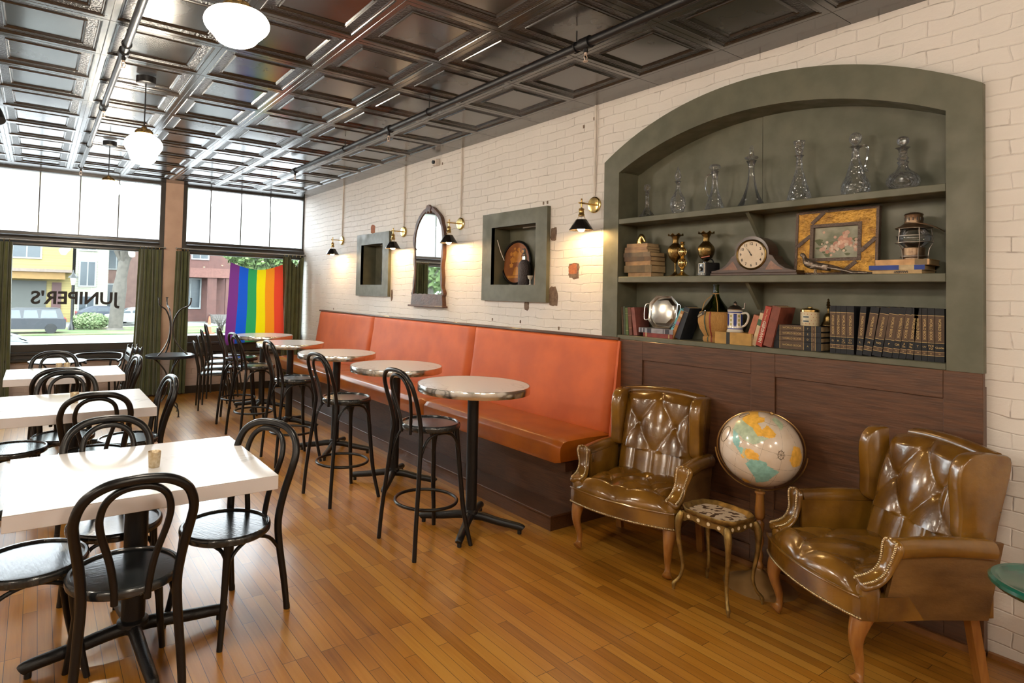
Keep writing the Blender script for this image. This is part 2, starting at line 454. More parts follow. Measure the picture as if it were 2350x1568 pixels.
for i in range(len(xs) - 1):
    for j in range(len(ysl) - 1):
        if ysl[j + 1] - ysl[j] > .4: tile(xs[i], xs[i + 1], ysl[j], ysl[j + 1])
        else: g.box(xs[i], xs[i + 1], ysl[j], ysl[j + 1], CH, CH + .02)
for j in range(len(ysl) - 1):       # flat border by the brick wall, its sheets meeting at the tile seams
    g.box(xs[-1] + .002, W + .02, ysl[j] + .0015, ysl[j + 1] - .0015, CH + .001, CH + .02)
    g.box(-3.45, xs[0], ysl[j], ysl[j + 1], CH, CH + .02)
g.box(-3.45, W + .02, 9.2, WY + .05, CH, CH + .02)
g.box(-3.45, W + .02, -3.6, ysl[0], CH, CH + .02)
struct(g, 'ceiling', [TIN, TINH])
g = G(); g.box(-3.5, 4.2, -3.7, 10.0, CH + .06, CH + .3); struct(g, 'trim_9', WINF)

# right wall with three openings
def arc_z(y, half, cy, base, rise):
    R = (half * half + rise * rise) / (2 * rise)
    return base + rise - (R - sqrt(max(R * R - (y - cy) ** 2, 0)))
AY0, AY1 = 1.04, 2.985
outer = lambda y: arc_z(y, 1.105, 2.015, 2.60, .33)
inner = lambda y: arc_z(y, .972, 2.0125, 2.50, .24)
ops = [(6.60, 7.33, 1.60, 2.24), (3.82, 4.55, 1.60, 2.26)]
g = G()
def quad(y0, y1, z0, z1): g.add([(W, y0, z0), (W, y1, z0), (W, y1, z1), (W, y0, z1)], [(0, 1, 2, 3)])
quad(-3.6, .97, 0, CH + .01)
n = 20
ay = [.97 + (3.055 - .97) * i / n for i in range(n + 1)]
for a, b in zip(ay, ay[1:]):
    za, zb = [min(outer(min(max(q, .92), 3.11)), 3.0) - .06 for q in (a, b)]
    g.add([(W, a, za), (W, b, zb), (W, b, CH + .01), (W, a, CH + .01)], [(0, 1, 2, 3)])
    quad(a, b, 0, 1.20)
y = 3.055
for (o0, o1, z0, z1) in sorted(ops):
    quad(y, o0, 0, CH + .01); quad(o0, o1, 0, z0); quad(o0, o1, z1, CH + .01); y = o1
quad(y, WY, 0, CH + .01)
wall_r = struct(g, 'wall_right', BRICK_W)
g = G(); g.box(4.05, 4.2, -3.6, 9.7, -.1, CH + .1)
g.box(3.62, 4.1, 9.5, 9.7, -.1, CH + .1); g.box(3.62, 4.1, -3.75, -3.6, -.1, CH + .1); struct(g, 'light_seal_backing', OAK)  # unseen backing behind the wall, added to keep sky light from leaking in
# patches of bare brick and mortar where fittings were taken off
BP = M('bare_brick', (.42, .15, .06), .85, col2=(.30, .10, .05), sc=30, bump=.5, bsc=60)
MP = M('bare_mortar', (.20, .14, .10), .9, col2=(.12, .08, .06), sc=30, bump=.6, bsc=60)
def patch(cy, cz, w, h, mat, seed, name='bare_patch', x=W - .0015):
    random.seed(seed); k = 16; pts = []
    for i in range(k):
        a = 2 * pi * i / k; sq = 1 / max(abs(cos(a)), abs(sin(a)))
        r = min(sq, 1.22) * (1 + random.uniform(-.13, .13))
        pts.append((x, cy + w / 2 * cos(a) * r, cz + h / 2 * sin(a) * r))
    q = G(); q.prism(pts, (.0012, 0, 0)); P(q, name, mat, wall_r, 'bare patch without paint')
patch(3.46, 1.775, .115, .13, MP, 1); patch(3.47, 1.79, .085, .085, BP, 2, x=W - .003)
patch(7.02, 2.385, .12, .11, BP, 3)
patch(3.70, 2.09, .07, .12, MP, 4); patch(3.69, 1.56, .10, .16, MP, 5); patch(4.02, 1.475, .06, .08, MP, 6)
patch(6.47, 1.53, .05, .14, MP, 7); patch(4.66, 1.83, .04, .14, MP, 8)
for k, (py_, pz) in enumerate([(3.27, 2.98), (3.38, 2.94), (5.42, 2.98), (3.78, 2.37), (3.83, 2.37), (8.2, 1.3), (4.1, 1.33), (3.62, 1.3), (4.5, 1.33)]): patch(py_, pz, .018, .028, MP, 20 + k)
g = G(); g.box(W - .022, W, -3.6, .90, 0, .02); g.box(W - .062, W - .04, .9, 2.96, 0, .028)
struct(g, 'baseboard_right', M('shoe_moulding', (.28, .12, .035), .45, col2=(.2, .08, .025), sc=9))

# window wall: two shopfront windows with a plaster pier between
def wbox(name, x0, x1, z0, z1, mat, y0=WY, y1=WY + .16): q = G(); q.box(x0, x1, y0, y1, z0, z1); return struct(q, name, mat)
q = G(); q.box(-1.45, 1.75, WY, WY + .16, 0, .56); q.box(1.75, 3.66, WY, WY + .16, 0, .60); q.box(-3.45, -1.45, WY, WY + .16, 0, CH + .02)
struct(q, 'wall_front', BRICK_B)
wbox('trim_1', 1.505, 1.745, .56, CH + .01, PINKP, WY - .03, WY + .16)
q = G(); q.box(-1.45, 3.62, WY - .02, WY, 0, .11); struct(q, 'baseboard_front', WINF)
WINS = [(1, -1.40, 1.505, .77, [-.99, -.51, -.02, .44, .91]), (2, 1.745, 3.64, .85, [2.15, 2.61, 3.07])]
for n_, xa, xb, sill, mull in WINS:
    w_ = thing('window_%d' % n_, None, None); w_['kind'] = 'structure'
    f = G(); cs = .065 if n_ == 1 else .045
    f.box(xa, xa + .06, WY - .01, WY + .12, .56, CH); f.box(xb - cs, xb, WY - .01, WY + .12, .56, CH)
    f.box(xa + .06, xb - cs, WY, WY + .12, CH - .03, CH)
    P(f, 'window_frame', WINF, w_)
    f = G(); f.box(xa + .06, xb - cs, WY - .02, WY + .12, 2.06, 2.245, .01)
    f.cyl((xa + .06, WY - .03, 2.15), (xb - cs, WY - .03, 2.15), .055, n=16)
    P(f, 'transom_rail', WINF, w_)
    f = G()
    f.box(xa + .06, xb - cs, WY, WY + .12, sill - .10, sill, .006)
    f.box(xa + .06, xb - cs, WY - .02, WY + .10, sill - .14, sill - .105, .005)
    f.box(xa + .06, xb - cs, WY - .0, WY + .10, .585, sill - .142)
    f.box(xa, xb, WY - .10, WY + .10, .55, .583, .006)
    P(f, 'window_sill', WINF, w_)
    for mx_ in mull:
        f = G(); f.box(mx_ - .007, mx_ + .007, WY + .04, WY + .07, 2.245, CH - .03); P(f, 'mullion', WINF, w_)
    f = G(); f.box(xa + .06, xb - cs, WY + .052, WY + .058, 2.245, CH - .03); P(f, 'transom_pane', FROST, w_)
    f = G(); f.box(xa + .06, xb - cs, WY + .052, WY + .058, sill, 2.06); P(f, 'lower_pane', PANE, w_)
LET = M('black_lettering', (.012, .010, .010), .6)
text("JUNIPER'S", .235, LET, 'painted_lettering', bpy.data.objects['window_1'], (.44, WY + .050, 1.375), (pi / 2, 0, pi), ext=.0008, bold=.006)
o = bpy.data.objects['painted_lettering']; o.dimensions.x
sx = 1.04 / max(o.dimensions.x, .01); o.scale = (sx, 1.0, 1)

# left and rear walls (outside the frame, seen in reflections)
g = G(); g.box(-3.45, -3.3, -3.6, 9.66, 0, CH + .02); struct(g, 'wall_left', BRICK_W)
g = G(); g.box(-3.45, W, -3.75, -3.6, 0, CH + .02); struct(g, 'wall_rear', M('cream_plaster', (.62, .52, .42), .7))

# arched bookcase built into the wall
bk = thing('arched_bookcase', 'sage green arched bookcase built into the white brick wall above the dark panelling', 'bookcase', (0, 0, 0))
g = G(); k = 40
def strip(ya, yb, lo, hi, x0, x1):
    for i in range(k):
        a = ya + (yb - ya) * i / k; b = ya + (yb - ya) * (i + 1) / k
        v = [(x, q, z) for x in (x0, x1) for q, z in ((a, lo(a)), (b, lo(b)), (b, hi(b)), (a, hi(a)))]
        g.add(v, [(0, 1, 2, 3), (7, 6, 5, 4), (3, 2, 6, 7), (1, 0, 4, 5)] + ([(0, 3, 7, 4)] if i == 0 else []) + ([(2, 1, 5, 6)] if i == k - 1 else []))
strip(AY0, AY1, inner, outer, 3.58, 3.625)
strip(.905, AY0, lambda y: 1.262, outer, 3.58, 3.625)
strip(AY1, 3.125, lambda y: 1.275, outer, 3.58, 3.625)
P(g, 'arched_frame', GREEN, bk)
g = G()
g.box(3.625, 3.84, AY0 - .02, AY0, 1.25, 2.52); g.box(3.625, 3.84, AY1, AY1 + .02, 1.25, 2.52)
strip(AY0 - .02, AY1 + .02, lambda y: inner(min(max(y, AY0), AY1)), lambda y: inner(min(max(y, AY0), AY1)) + .02, 3.59, 3.84)
P(g, 'recess_lining', GREEN, bk)
g = G(); g.box(3.80, 3.83, AY0, 2.03, 1.26, 2.75); g.box(3.801, 3.83, 2.033, AY1, 1.26, 2.75); P(g, 'back_panel', GREEN, bk)
for z0, z1 in ((2.113, 2.152), (1.68, 1.722), (1.262, 1.293)):
    g = G(); g.box(3.583, 3.80, AY0 + .001, AY1 - .001, z0, z1, .003); P(g, 'shelf', GREEN, bk)
for z in (2.113, 1.68):
    g = G(); g.prism([(3.625, 2.02, z), (3.798, 2.02, z), (3.798, 2.02, z - .165), (3.775, 2.02, z - .165)], (0, .022, 0)); P(g, 'bracket', GREEN, bk)

# dark panelling below
pn = G()
yl = 2.955
pn.box(3.585, 3.60, .905, yl, .02, 1.262)
for a, b in ((yl, 2.75), (1.97, 1.83), (1.05, .905)): pn.box(3.572, 3.586, b, a, .028, 1.262, .002)
for z0, z1 in ((1.13, 1.262), (.30, .37), (.028, .12)):
    for a, b in ((2.75, 1.97), (1.83, 1.05)): pn.box(3.5725, 3.586, b, a, z0, z1, .002)
pn.box(3.565, 3.575, .905, yl, .318, .326)
struct(pn, 'trim_2', OAKV)
g = G(); g.box(3.60, 3.62, .905, yl, 0, 1.2); struct(g, 'trim_8', OAK)

# square display niches
def niche(name, label, cy0, cy1, iy0, iy1, oz0, oz1, iz0, iz1, depth=.20, grp=None):
    t = thing(name, label, 'wall niche', (W, (cy0 + cy1) / 2, (oz0 + oz1) / 2), group='square green niches in the brick wall')
    cy = (cy0 + cy1) / 2; cz = (oz0 + oz1) / 2
    q = G(); x0, x1 = -.04, -.001
    q.box(x0, x1, cy0 - cy, cy1 - cy, iz1 - cz, oz1 - cz); q.box(x0, x1, cy0 - cy, cy1 - cy, oz0 - cz, iz0 - cz)
    q.box(x0, x1, cy0 - cy, iy0 - cy, iz0 - cz, iz1 - cz); q.box(x0, x1, iy1 - cy, cy1 - cy, iz0 - cz, iz1 - cz)
    P(q, 'frame', GREEN, t)
    q = G(); e = .018
    q.box(x0 + .002, depth, iy0 - e - cy, iy0 - cy, iz0 - e - cz, iz1 + e - cz); q.box(x0 + .002, depth, iy1 - cy, iy1 + e - cy, iz0 - e - cz, iz1 + e - cz)
    q.box(x0 + .002, depth, iy0 - cy, iy1 - cy, iz0 - e - cz, iz0 - cz); q.box(x0 + .002, depth, iy0 - cy, iy1 - cy, iz1 - cz, iz1 + e - cz)
    q.box(depth - .015, depth, iy0 - cy, iy1 - cy, iz0 - cz, iz1 - cz)
    P(q, 'lining', GREEN, t)
    q = G(); q.box(.10, .112, iy0 - cy + .01, (iy0 + iy1) / 2 - cy + .02, iz1 - cz - .012, iz1 - cz - .001); P(q, 'light_bar', M('unlit_light_bar', (.55, .55, .52), .4), t)
    return t
nb = niche('wall_niche', 'larger sage green niche holding an oval flower picture and a soda siphon', 3.74, 4.63, 3.88, 4.49, 1.51, 2.335, 1.66, 2.20)
ns = niche('wall_niche', 'sage green niche farther along the wall, almost empty, left of the arched mirror', 6.51, 7.40, 6.67, 7.27, 1.51, 2.32, 1.655, 2.18)
q = G(); q.tube(cr([(.02, .29, .165), (.05, .27, .05), (.06, .23, -.03)], 5), .004, 6); P(q, 'cable', WHITE, nb)
# ================================================================ ceiling things
def sprinkler(px, y0, y1, z, lab, r, heads, grp):
    t = thing('sprinkler_pipe', lab, 'pipe', (px, y0, z), group=grp)
    q = G(); q.cyl((0, 0, 0), (0, y1 - y0, 0), r, n=16); P(q, 'pipe', IRON, t)
    for hy in heads:
        q = G(); q.cyl((0, hy - y0 - .035, 0), (0, hy - y0 + .035, 0), r * 1.45, n=16); q.cyl((0, hy - y0, 0), (0, hy - y0, -r - .03), r * .55, n=12)
        f = P(q, 'coupling', IRON, t)
        q = G(); zz = -r - .03
        q.cyl((0, hy - y0, zz), (0, hy - y0, zz - .012), .009, n=10)
        for s in (-1, 1): q.tube([(s * .006, hy - y0, zz - .01), (s * .013, hy - y0, zz - .025), (s * .004, hy - y0, zz - .045)], .0025, 6)
        q.cyl((0, hy - y0, zz - .045), (0, hy - y0, zz - .049), .014, n=12); P(q, 'sprinkler_head', M('pale_sprinkler_metal', (.7, .55, .45), .35, .6), t)
    k = y0 + .8
    while k < y1 - .3:
        q = G(); q.tube([(0, k - y0 + r * 1.25 * 0, CH - z)] + [(r * 1.2 * cos(a), k - y0, r * 1.2 * sin(a)) for a in [pi / 2 - 2 * pi * i / 14 for i in range(15)]], .004, 6); P(q, 'hanger_ring', IRON, t)
        k += 1.55
    return t
sprinkler(2.50, -1.5, 7.0, 2.985, 'black sprinkler pipe running along the ceiling near the brick wall', .024, [2.33, 4.6, 6.9], 'black sprinkler pipes on the tin ceiling')
sprinkler(.385, -1.5, 8.45, 2.99, 'black sprinkler pipe on the left, passing the hanging globe lamps', .022, [5.4, 4.1, 8.43], 'black sprinkler pipes on the tin ceiling')

def pendant(name, label, x, y, grp='schoolhouse globe pendants', first=[None]):
    if first[0] is not None: return dup(first[0], (x, y, CH), None, label, grp)
    t = thing(name, label, 'pendant lamp', (x, y, CH), group=grp)
    q = G(); q.lathe([(0, .0), (.066, 0), (.066, -.045), (.06, -.05), (0, -.05)], 28); P(q, 'ceiling_canopy', IRON, t)
    q = G(); q.cyl((0, 0, -.05), (0, 0, -.37), .0045, n=8); P(q, 'cord', IRON, t)
    q = G(); q.lathe([(0, -.36), (.018, -.362), (.02, -.375), (.045, -.38), (.06, -.395), (.062, -.415), (.056, -.42), (0, -.42)], 28)
    f = P(q, 'fitter', BRASS, t)
    q = G(); q.cyl((.05, 0, -.405), (.085, 0, -.405), .003, n=6); q.ball((.088, 0, -.405), .006, 6); P(q, 'thumbscrew', BRASS, f)
    q = G(); q.lathe(cr([(.054, -.415), (.070, -.424), (.102, -.445), (.122, -.472), (.126, -.500), (.114, -.530), (.098, -.552), (.090, -.578), (.076, -.608), (.045, -.630), (0, -.637)], 4), 32)
    P(q, 'glass_globe', OPAL, t)
    first[0] = t
    return t
pendant('pendant_lamp', 'lit opal globe pendant in the middle of the row, its whole cord in view', .60, 4.79)
pendant('pendant_lamp', 'farthest globe pendant of the row, hanging against the bright shopfront window', .58, 7.18)
sq = pendant('pendant_lamp', 'squat lit opal pendant nearest the camera, cut by the top edge of the picture', .62, 2.42)
q = G(); q.lathe(cr([(.054, -.412), (.075, -.418), (.108, -.430), (.124, -.452), (.122, -.474), (.104, -.496), (.088, -.512), (.072, -.532), (.040, -.546), (0, -.549)], 4), 36)
for o_ in list(COL.objects):
    if o_.parent is sq and o_.name.startswith('glass_globe'): o_.data = mesh(q, 'squat_globe', OPAL)
for q_, (px_, py_) in enumerate([(.62, .03), (.62, -2.3), (-1.9, 4.8), (-1.9, 2.4), (-1.9, 0.0), (2.4, -1.6)]):  # unseen extra pendants, added to brighten the room
    pendant('', ['added unseen opal globe pendant straight above the photographer', 'added unseen opal globe pendant at the back of the room behind the photographer', 'added unseen opal globe pendant on the left, level with the middle one', 'added unseen opal globe pendant on the left, level with the nearest one', 'added unseen opal globe pendant on the left beside the photographer', 'added unseen opal globe pendant by the rear right corner'][q_], px_, py_)
# small black track spotlight at the left edge
t = thing('spotlight', 'small black spotlight hanging at the left edge of the ceiling', 'spotlight', (-.33, 6.1, CH))
q = G(); q.cyl((0, 0, 0), (0, 0, -.10), .012, n=10); P(q, 'stem', IRON, t)
q = G(); q.tube([(0, 0, -.09), (.0, -.03, -.13), (.02, -.07, -.20)], [.03, .045, .05], 14); P(q, 'lamp_head', IRON, t)

# ================================================================ wall things
def sconce(label, y, first=[None]):
    if first[0] is not None: return dup(first[0], (W, y, 2.29), None, label, 'brass wall lamps with black cone shades')
    t = thing('wall_lamp', label, 'wall lamp', (W, y, 2.29), group='brass wall lamps with black cone shades')
    q = G(); q.lathe([(0, -.001), (.064, -.001), (.064, -.012), (.056, -.016), (.054, -.022), (.040, -.024), (0, -.024)], 32, axis='x'); P(q, 'wall_plate', GOLD, t)
    q = G(); q.box(-.165, -.02, -.008, .008, -.006, .006, .002); q.cyl((-.165, 0, 0), (-.178, 0, 0), .007, n=10); q.cyl((-.150, 0, .024), (-.150, 0, -.04), .006, n=10); q.ball((-.150, 0, .03), .007, 6); P(q, 'arm', BRASS, t)
    q = G(); q.lathe([(0, -.035), (.008, -.036), (.020, -.044), (.022, -.052), (.019, -.056), (.020, -.085), (.024, -.09), (.024, -.10), (.020, -.104), (0, -.104)], 20, (-.150, 0, 0)); P(q, 'lamp_holder', BRASS, t)
    q = G()
    for s in (-1, 1): q.tube(cr([(-.150, s * .018, -.095), (-.150, s * .032, -.105), (-.150, s * .040, -.130)], 4), .002, 6)
    P(q, 'wire_bail', BRASS, t)
    q = G(); o_ = [(.040, -.128), (.042, -.130), (.092, -.208), (.092, -.211)]
    q.lathe([(.012, -.126)] + o_ + [(.090, -.211), (.039, -.133), (.012, -.129)], 36, (-.150, 0, 0)); sh = P(q, 'lamp_shade', M('black_enamel_shade', (.012, .010, .009), .22), t)
    q = G(); q.lathe(cr([(0, -.222), (.018, -.217), (.030, -.200), (.028, -.178), (.014, -.155), (.012, -.14), (.0, -.14)], 3), 18, (-.150, 0, 0)); P(q, 'bulb', BULB, t)
    first[0] = t
    return t
for y_, lb in ((3.25, 'wall lamp nearest the arched bookcase'), (5.05, 'wall lamp just right of the arched mirror'), (6.21, 'wall lamp between the small niche and the mirror'), (7.96, 'farthest wall lamp, near the shopfront windows')):
    sconce('brass and black cone ' + lb, y_)
for y_, lb in ((3.25, 'beside the arched bookcase'), (5.05, 'right of the arched mirror'), (6.21, 'left of the arched mirror'), (7.96, 'farthest along the wall')):
    q = G(); q.tube([(W - .008, y_, CH), (W - .008, y_, 2.60), (W - .008, y_ + .004, 2.5), (W - .008, y_, 2.36)], .009, 8); q.tube([(W - .008, y_ - .022, CH), (W - .008, y_ - .022, 2.75), (W - .008, y_ - .004, 2.36)], .003, 6)
    tag(P(q, 'cable_conduit', WHITE), 'thin white painted conduit down to the wall lamp ' + lb, 'conduit', 'white conduits feeding the wall lamps')
t = thing('junction_box', 'small white box high on the brick wall under the ceiling border', 'junction box', (W, 5.50, 3.0))
q = G(); q.box(-.06, 0, -.035, .035, -.035, .035, .006); P(q, 'box_body', WHITE, t)
q = G(); q.cyl((-.06, 0, 0), (-.078, 0, 0), .02, n=14); P(q, 'lens', IRON, t)

# arched mirror
t = thing('wall_mirror', 'tall arched mirror with a carved brown wooden frame and small shelf on the brick wall', 'mirror', (W, 5.61, 1.43))
def mo(u):     # outline, u 0..1 from lower left over the top to lower right: (y, z)
    pts = [(.30, .11), (.29, .16), (.27, .25), (.265, .40), (.275, .55), (.285, .70), (.27, .82), (.215, .93), (.12, 1.02), (0, 1.06)]
    return pts
L_ = mo(0); ring = L_ + [(-a, b) for a, b in L_[::-1][1:]]
ring = cr(ring, 3)
q = G(); q.prism([(-.035, a, b) for a, b in ring], (.006, 0, 0)); P(q, 'mirror_glass', MIR, t)
MWD = M('carved_walnut', (.11, .045, .022), .4, col2=(.06, .025, .013), sc=12, bump=.3, bsc=40)
q = G(); k = len(ring)
inn = [(a * .985, .11 + (b - .11) * .99) for a, b in ring]
out_ = [(a * 1.09 + (.008 * sin(i * 1.3)), .11 + (b - .11) * 1.035 + .004 * cos(i * 1.1)) for i, (a, b) in enumerate(ring)]
vs = [(-.045, a, b) for a, b in inn] + [(-.045, a, b) for a, b in out_] + [(0, a, b) for a, b in out_] + [(-.02, a, b) for a, b in inn]
F = []
for i in range(k - 1):
    for r_ in range(3): F.append((r_ * k + i, r_ * k + i + 1, (r_ + 1) * k + i + 1, (r_ + 1) * k + i))
    F.append((i + 1, i, 3 * k + i, 3 * k + i + 1))
q.add(vs, F); P(q, 'mirror_frame', MWD, t)
q = G(); q.prism([(-.05, .325, .0), (-.05, .31, .12)] + [(-.05, .30 - .6 * i / 24, .115 + .012 * abs(sin(i * pi / 4))) for i in range(25)] + [(-.05, -.31, .12), (-.05, -.325, .0)], (.05, 0, 0)); P(q, 'base_panel', MWD, t)
q = G(); q.box(-.075, 0, -.355, .355, -.018, 0, .004); P(q, 'shelf', MWD, t)
q = G(); q.prism([(-.052, .065, 1.05), (-.052, .03, 1.11), (-.052, -.01, 1.115), (-.052, -.055, 1.08), (-.052, -.03, 1.02), (-.052, 0, 1.05), (-.052, .03, 1.02)], (.03, 0, 0)); P(q, 'crest', MWD, t)

# ================================================================ curtains, rods, flag
ROD = M('grey_steel_rod', (.35, .33, .30), .3, .9)
for xa, xb, lb in ((-1.35, 1.50, 'across the left shopfront window'), (1.66, 3.60, 'across the right shopfront window with the flag')):
    q = G(); q.cyl((xa, WY - .13, 2.125), (xb, WY - .13, 2.125), .009, n=10)
    for x_ in (xa, xb): q.ball((x_, WY - .13, 2.125), .016, 8); q.cyl((x_ + (.03 if x_ == xa else -.03), WY - .13, 2.125), (x_ + (.03 if x_ == xa else -.03), WY - .01, 2.125), .006, n=8)
    tag(P(q, 'curtain_rod', ROD), 'thin steel curtain rod ' + lb, 'curtain rod', 'curtain rods on the shopfront')
def curtain(label, x0, x1, nf, b0=None, b1=None, droop=0, sd=1):
    t = thing('curtain', label, 'curtain', ((x0 + x1) / 2, WY - .13, 0), group='olive green velvet curtains')
    cx = (x0 + x1) / 2; b0 = x0 if b0 is None else b0; b1 = x1 if b1 is None else b1
    random.seed(sd); ph = [random.uniform(-.6, .6) for _ in range(60)]
    def fn(u, v):
        z = .03 + (2.09 - .03) * v
        bl = (1 - v) ** 1.6
        xx = (x0 * (1 - bl) + b0 * bl) * (1 - u) + (x1 * (1 - bl) + b1 * bl) * u
        am = .028 * (.55 + .45 * v) + .012 * (1 - v)
        a = u * nf * 2 * pi + ph[int(u * nf)] * .0 + .35 * sin(v * 3 + u * 6)
        yy = am * sin(a) + .012 * sin(a * 2.3 + v * 2)
        if droop and v > .9: z -= droop * max(0, 1 - abs(u - .62) / .3) * ((v - .9) / .1)
        return (xx - cx + .006 * sin(a * .5 + v * 5), yy, z)
    q = G(); q.grid(fn, nf * 12, 26); P(q, 'drape', CURT, t, ang=180)
    for i in range(nf):
        u = (i + .25) / nf; xx = x0 + (x1 - x0) * u - cx
        q = G(); q.tube([(xx, .017 * cos(a), 2.112 + .019 * sin(a)) for a in [2 * pi * k_ / 12 for k_ in range(12)]], .0028, 6, closed=True); P(q, 'curtain_ring', GOLD, t)
    return t
curtain('olive velvet curtain at the left edge of the left shopfront window', -.62, -.27, 6, -.66, -.25, sd=3)
curtain('olive velvet curtain left of the plaster pier between the windows', 1.17, 1.47, 6, 1.10, 1.50, sd=4)
curtain('olive velvet curtain right of the plaster pier between the windows', 1.66, 1.85, 4, 1.60, 1.84, sd=5)
curtain('olive velvet curtain in the right corner beside the rainbow flag, its top drooping', 3.25, 3.58, 5, 3.25, 3.56, droop=.16, sd=6)
FC = [('flag_violet', (.13, .022, .16)), ('flag_blue', (.0, .065, .42)), ('flag_green', (.015, .23, .07)), ('flag_yellow', (.62, .48, .0)), ('flag_orange', (.60, .18, .006)), ('flag_red', (.50, .035, .014))]
def cloth(name, c):
    m, t_, b, N, L = nt(name); b.inputs['Base Color'].default_value = (*c, 1); b.inputs['Roughness'].default_value = .7
    tr = N('ShaderNodeBsdfTranslucent'); tr.inputs['Color'].default_value = (*c, 1); mx = N('ShaderNodeMixShader'); mx.inputs['Fac'].default_value = .22
    L(b.outputs[0], mx.inputs[1]); L(tr.outputs[0], mx.inputs[2]); L(mx.outputs[0], t_.nodes['Material Output'].inputs['Surface']); return m
q = G(); nu, nv = 61, 36
def ff(u, v):
    x = 2.42 + (.80 + .06 * (1 - v)) * u - .05 * (1 - v) * (1 - u)
    z = .70 + 1.26 * v - .10 * (v ** 3) * sin(pi * u) + .12 * (1 - v) * u
    y = WY - .17 + .016 * sin(u * 9 + v * 3) * (1 - .5 * v) + .012 * sin(v * 8 + u * 4) - .02 * sin(pi * u) * v
    return (x, y, z)
vs = [ff(i / (nu - 1), j / (nv - 1)) for i in range(nu) for j in range(nv)]
for i in range(nu - 1):
    F = [(i * nv + j, (i + 1) * nv + j, (i + 1) * nv + j + 1, i * nv + j + 1) for j in range(nv - 1)]
    q.f += F; q.s += [True] * len(F); q.m += [min(5, i // 10)] * len(F)
q.v = vs
tag(P(q, 'rainbow_flag', [cloth(a, b) for a, b in FC], ang=180), 'six-striped rainbow flag hanging by two corners in the right shopfront window', 'flag')
# ================================================================ seating and tables
def cafe_chair(label, x, y, rz, group='black bentwood cafe chairs', first=[None]):
    """front is local -Y"""
    if first[0] is not None: return dup(first[0], (x, y, 0), rz, label, group)
    t = thing('cafe_chair', label, 'chair', (x, y, 0), rz, group)
    q = G(); q.lathe([(0, .447), (.184, .447), (.187, .450), (.189, .456), (.198, .456), (.205, .450), (.207, .438), (.205, .424), (.198, .418), (.18, .418), (0, .420)], 56)
    P(q, 'seat', SEATW, t)
    q = G(); sd = [(.185, .235, 0), (.178, .215, .15), (.165, .19, .32), (.160, .182, .44), (.172, .200, .56), (.192, .232, .68), (.196, .255, .75), (.170, .275, .82), (.11, .288, .862), (.04, .292, .876)]
    path = [(-a, b, c) for a, b, c in sd] + [(a, b, c) for a, b, c in sd[::-1]]
    path = cr(path, 5); r = [.0150 + .0035 * min(1, min(i, len(path) - 1 - i) / 12) for i in range(len(path))]
    q.tube(path, r, 12); P(q, 'back_hoop', BLACK, t)
    sd = [(.055, .196, .405), (.058, .198, .46), (.075, .206, .56), (.110, .228, .68), (.116, .248, .75), (.095, .266, .81), (.04, .276, .845)]
    q = G(); q.tube(cr([(-a, b, c) for a, b, c in sd] + [(a, b, c) for a, b, c in sd[::-1]], 5), .0135, 10); P(q, 'inner_hoop', BLACK, t)
    for s in (-1, 1):
        q = G(); q.tube(cr([(s * .142, -.120, .42), (s * .150, -.135, .28), (s * .165, -.160, .12), (s * .180, -.185, .0)], 5), [.018 - .0055 * i / 15 for i in range(16)], 12); P(q, 'leg', BLACK, t)
    for s in (-1, 1):
        q = G(); q.cyl((s * .185, .235, 0), (s * .184, .233, .022), .0165, n=12); P(q, 'foot_cap', BLACK, t)
    q = G(); q.tube(cr([(.135, -.125, .36), (.10, -.125, .395), (0, -.13, .412), (-.10, -.125, .395), (-.135, -.125, .36)], 4), .009, 8)
    for s in (-1, 1): q.tube(cr([(s * .150, -.128, .335), (s * .155, -.08, .39), (s * .15, .02, .410), (s * .158, .12, .38), (s * .165, .183, .31)], 4), .009, 8)
    P(q, 'brace', BLACK, t)
    first[0] = t
    return t
D = rad
CH_ = [(.33, 2.69, 180, 'cafe chair in the foreground with its back to the camera'),
 (.02, 2.97, 96, 'cafe chair at the left end of the nearest marble table'),
 (.35, 3.26, 4, 'cafe chair across the nearest marble table, facing the camera'),
 (.785, 2.955, -61, 'cafe chair at the right-hand end of the nearest marble table, seen side on'),
 (.35, 4.66, 178, 'cafe chair on the camera side of the middle marble table'),
 (-.10, 5.02, 92, 'cafe chair at the left end of the middle marble table'),
 (.20, 5.27, -5, 'cafe chair on the far side of the middle marble table, facing the camera'),
 (.60, 4.98, -85, 'cafe chair at the right-hand end of the middle marble table'),
 (.18, 6.05, 182, 'cafe chair on the camera side of the farthest marble table'),
 (.17, 6.93, 0, 'cafe chair on the far side of the farthest marble table'),
 (.56, 6.55, -85, 'cafe chair at the right-hand end of the farthest marble table')]
for x, y, a, lb in CH_: cafe_chair('black bentwood ' + lb, x, y, D(a))

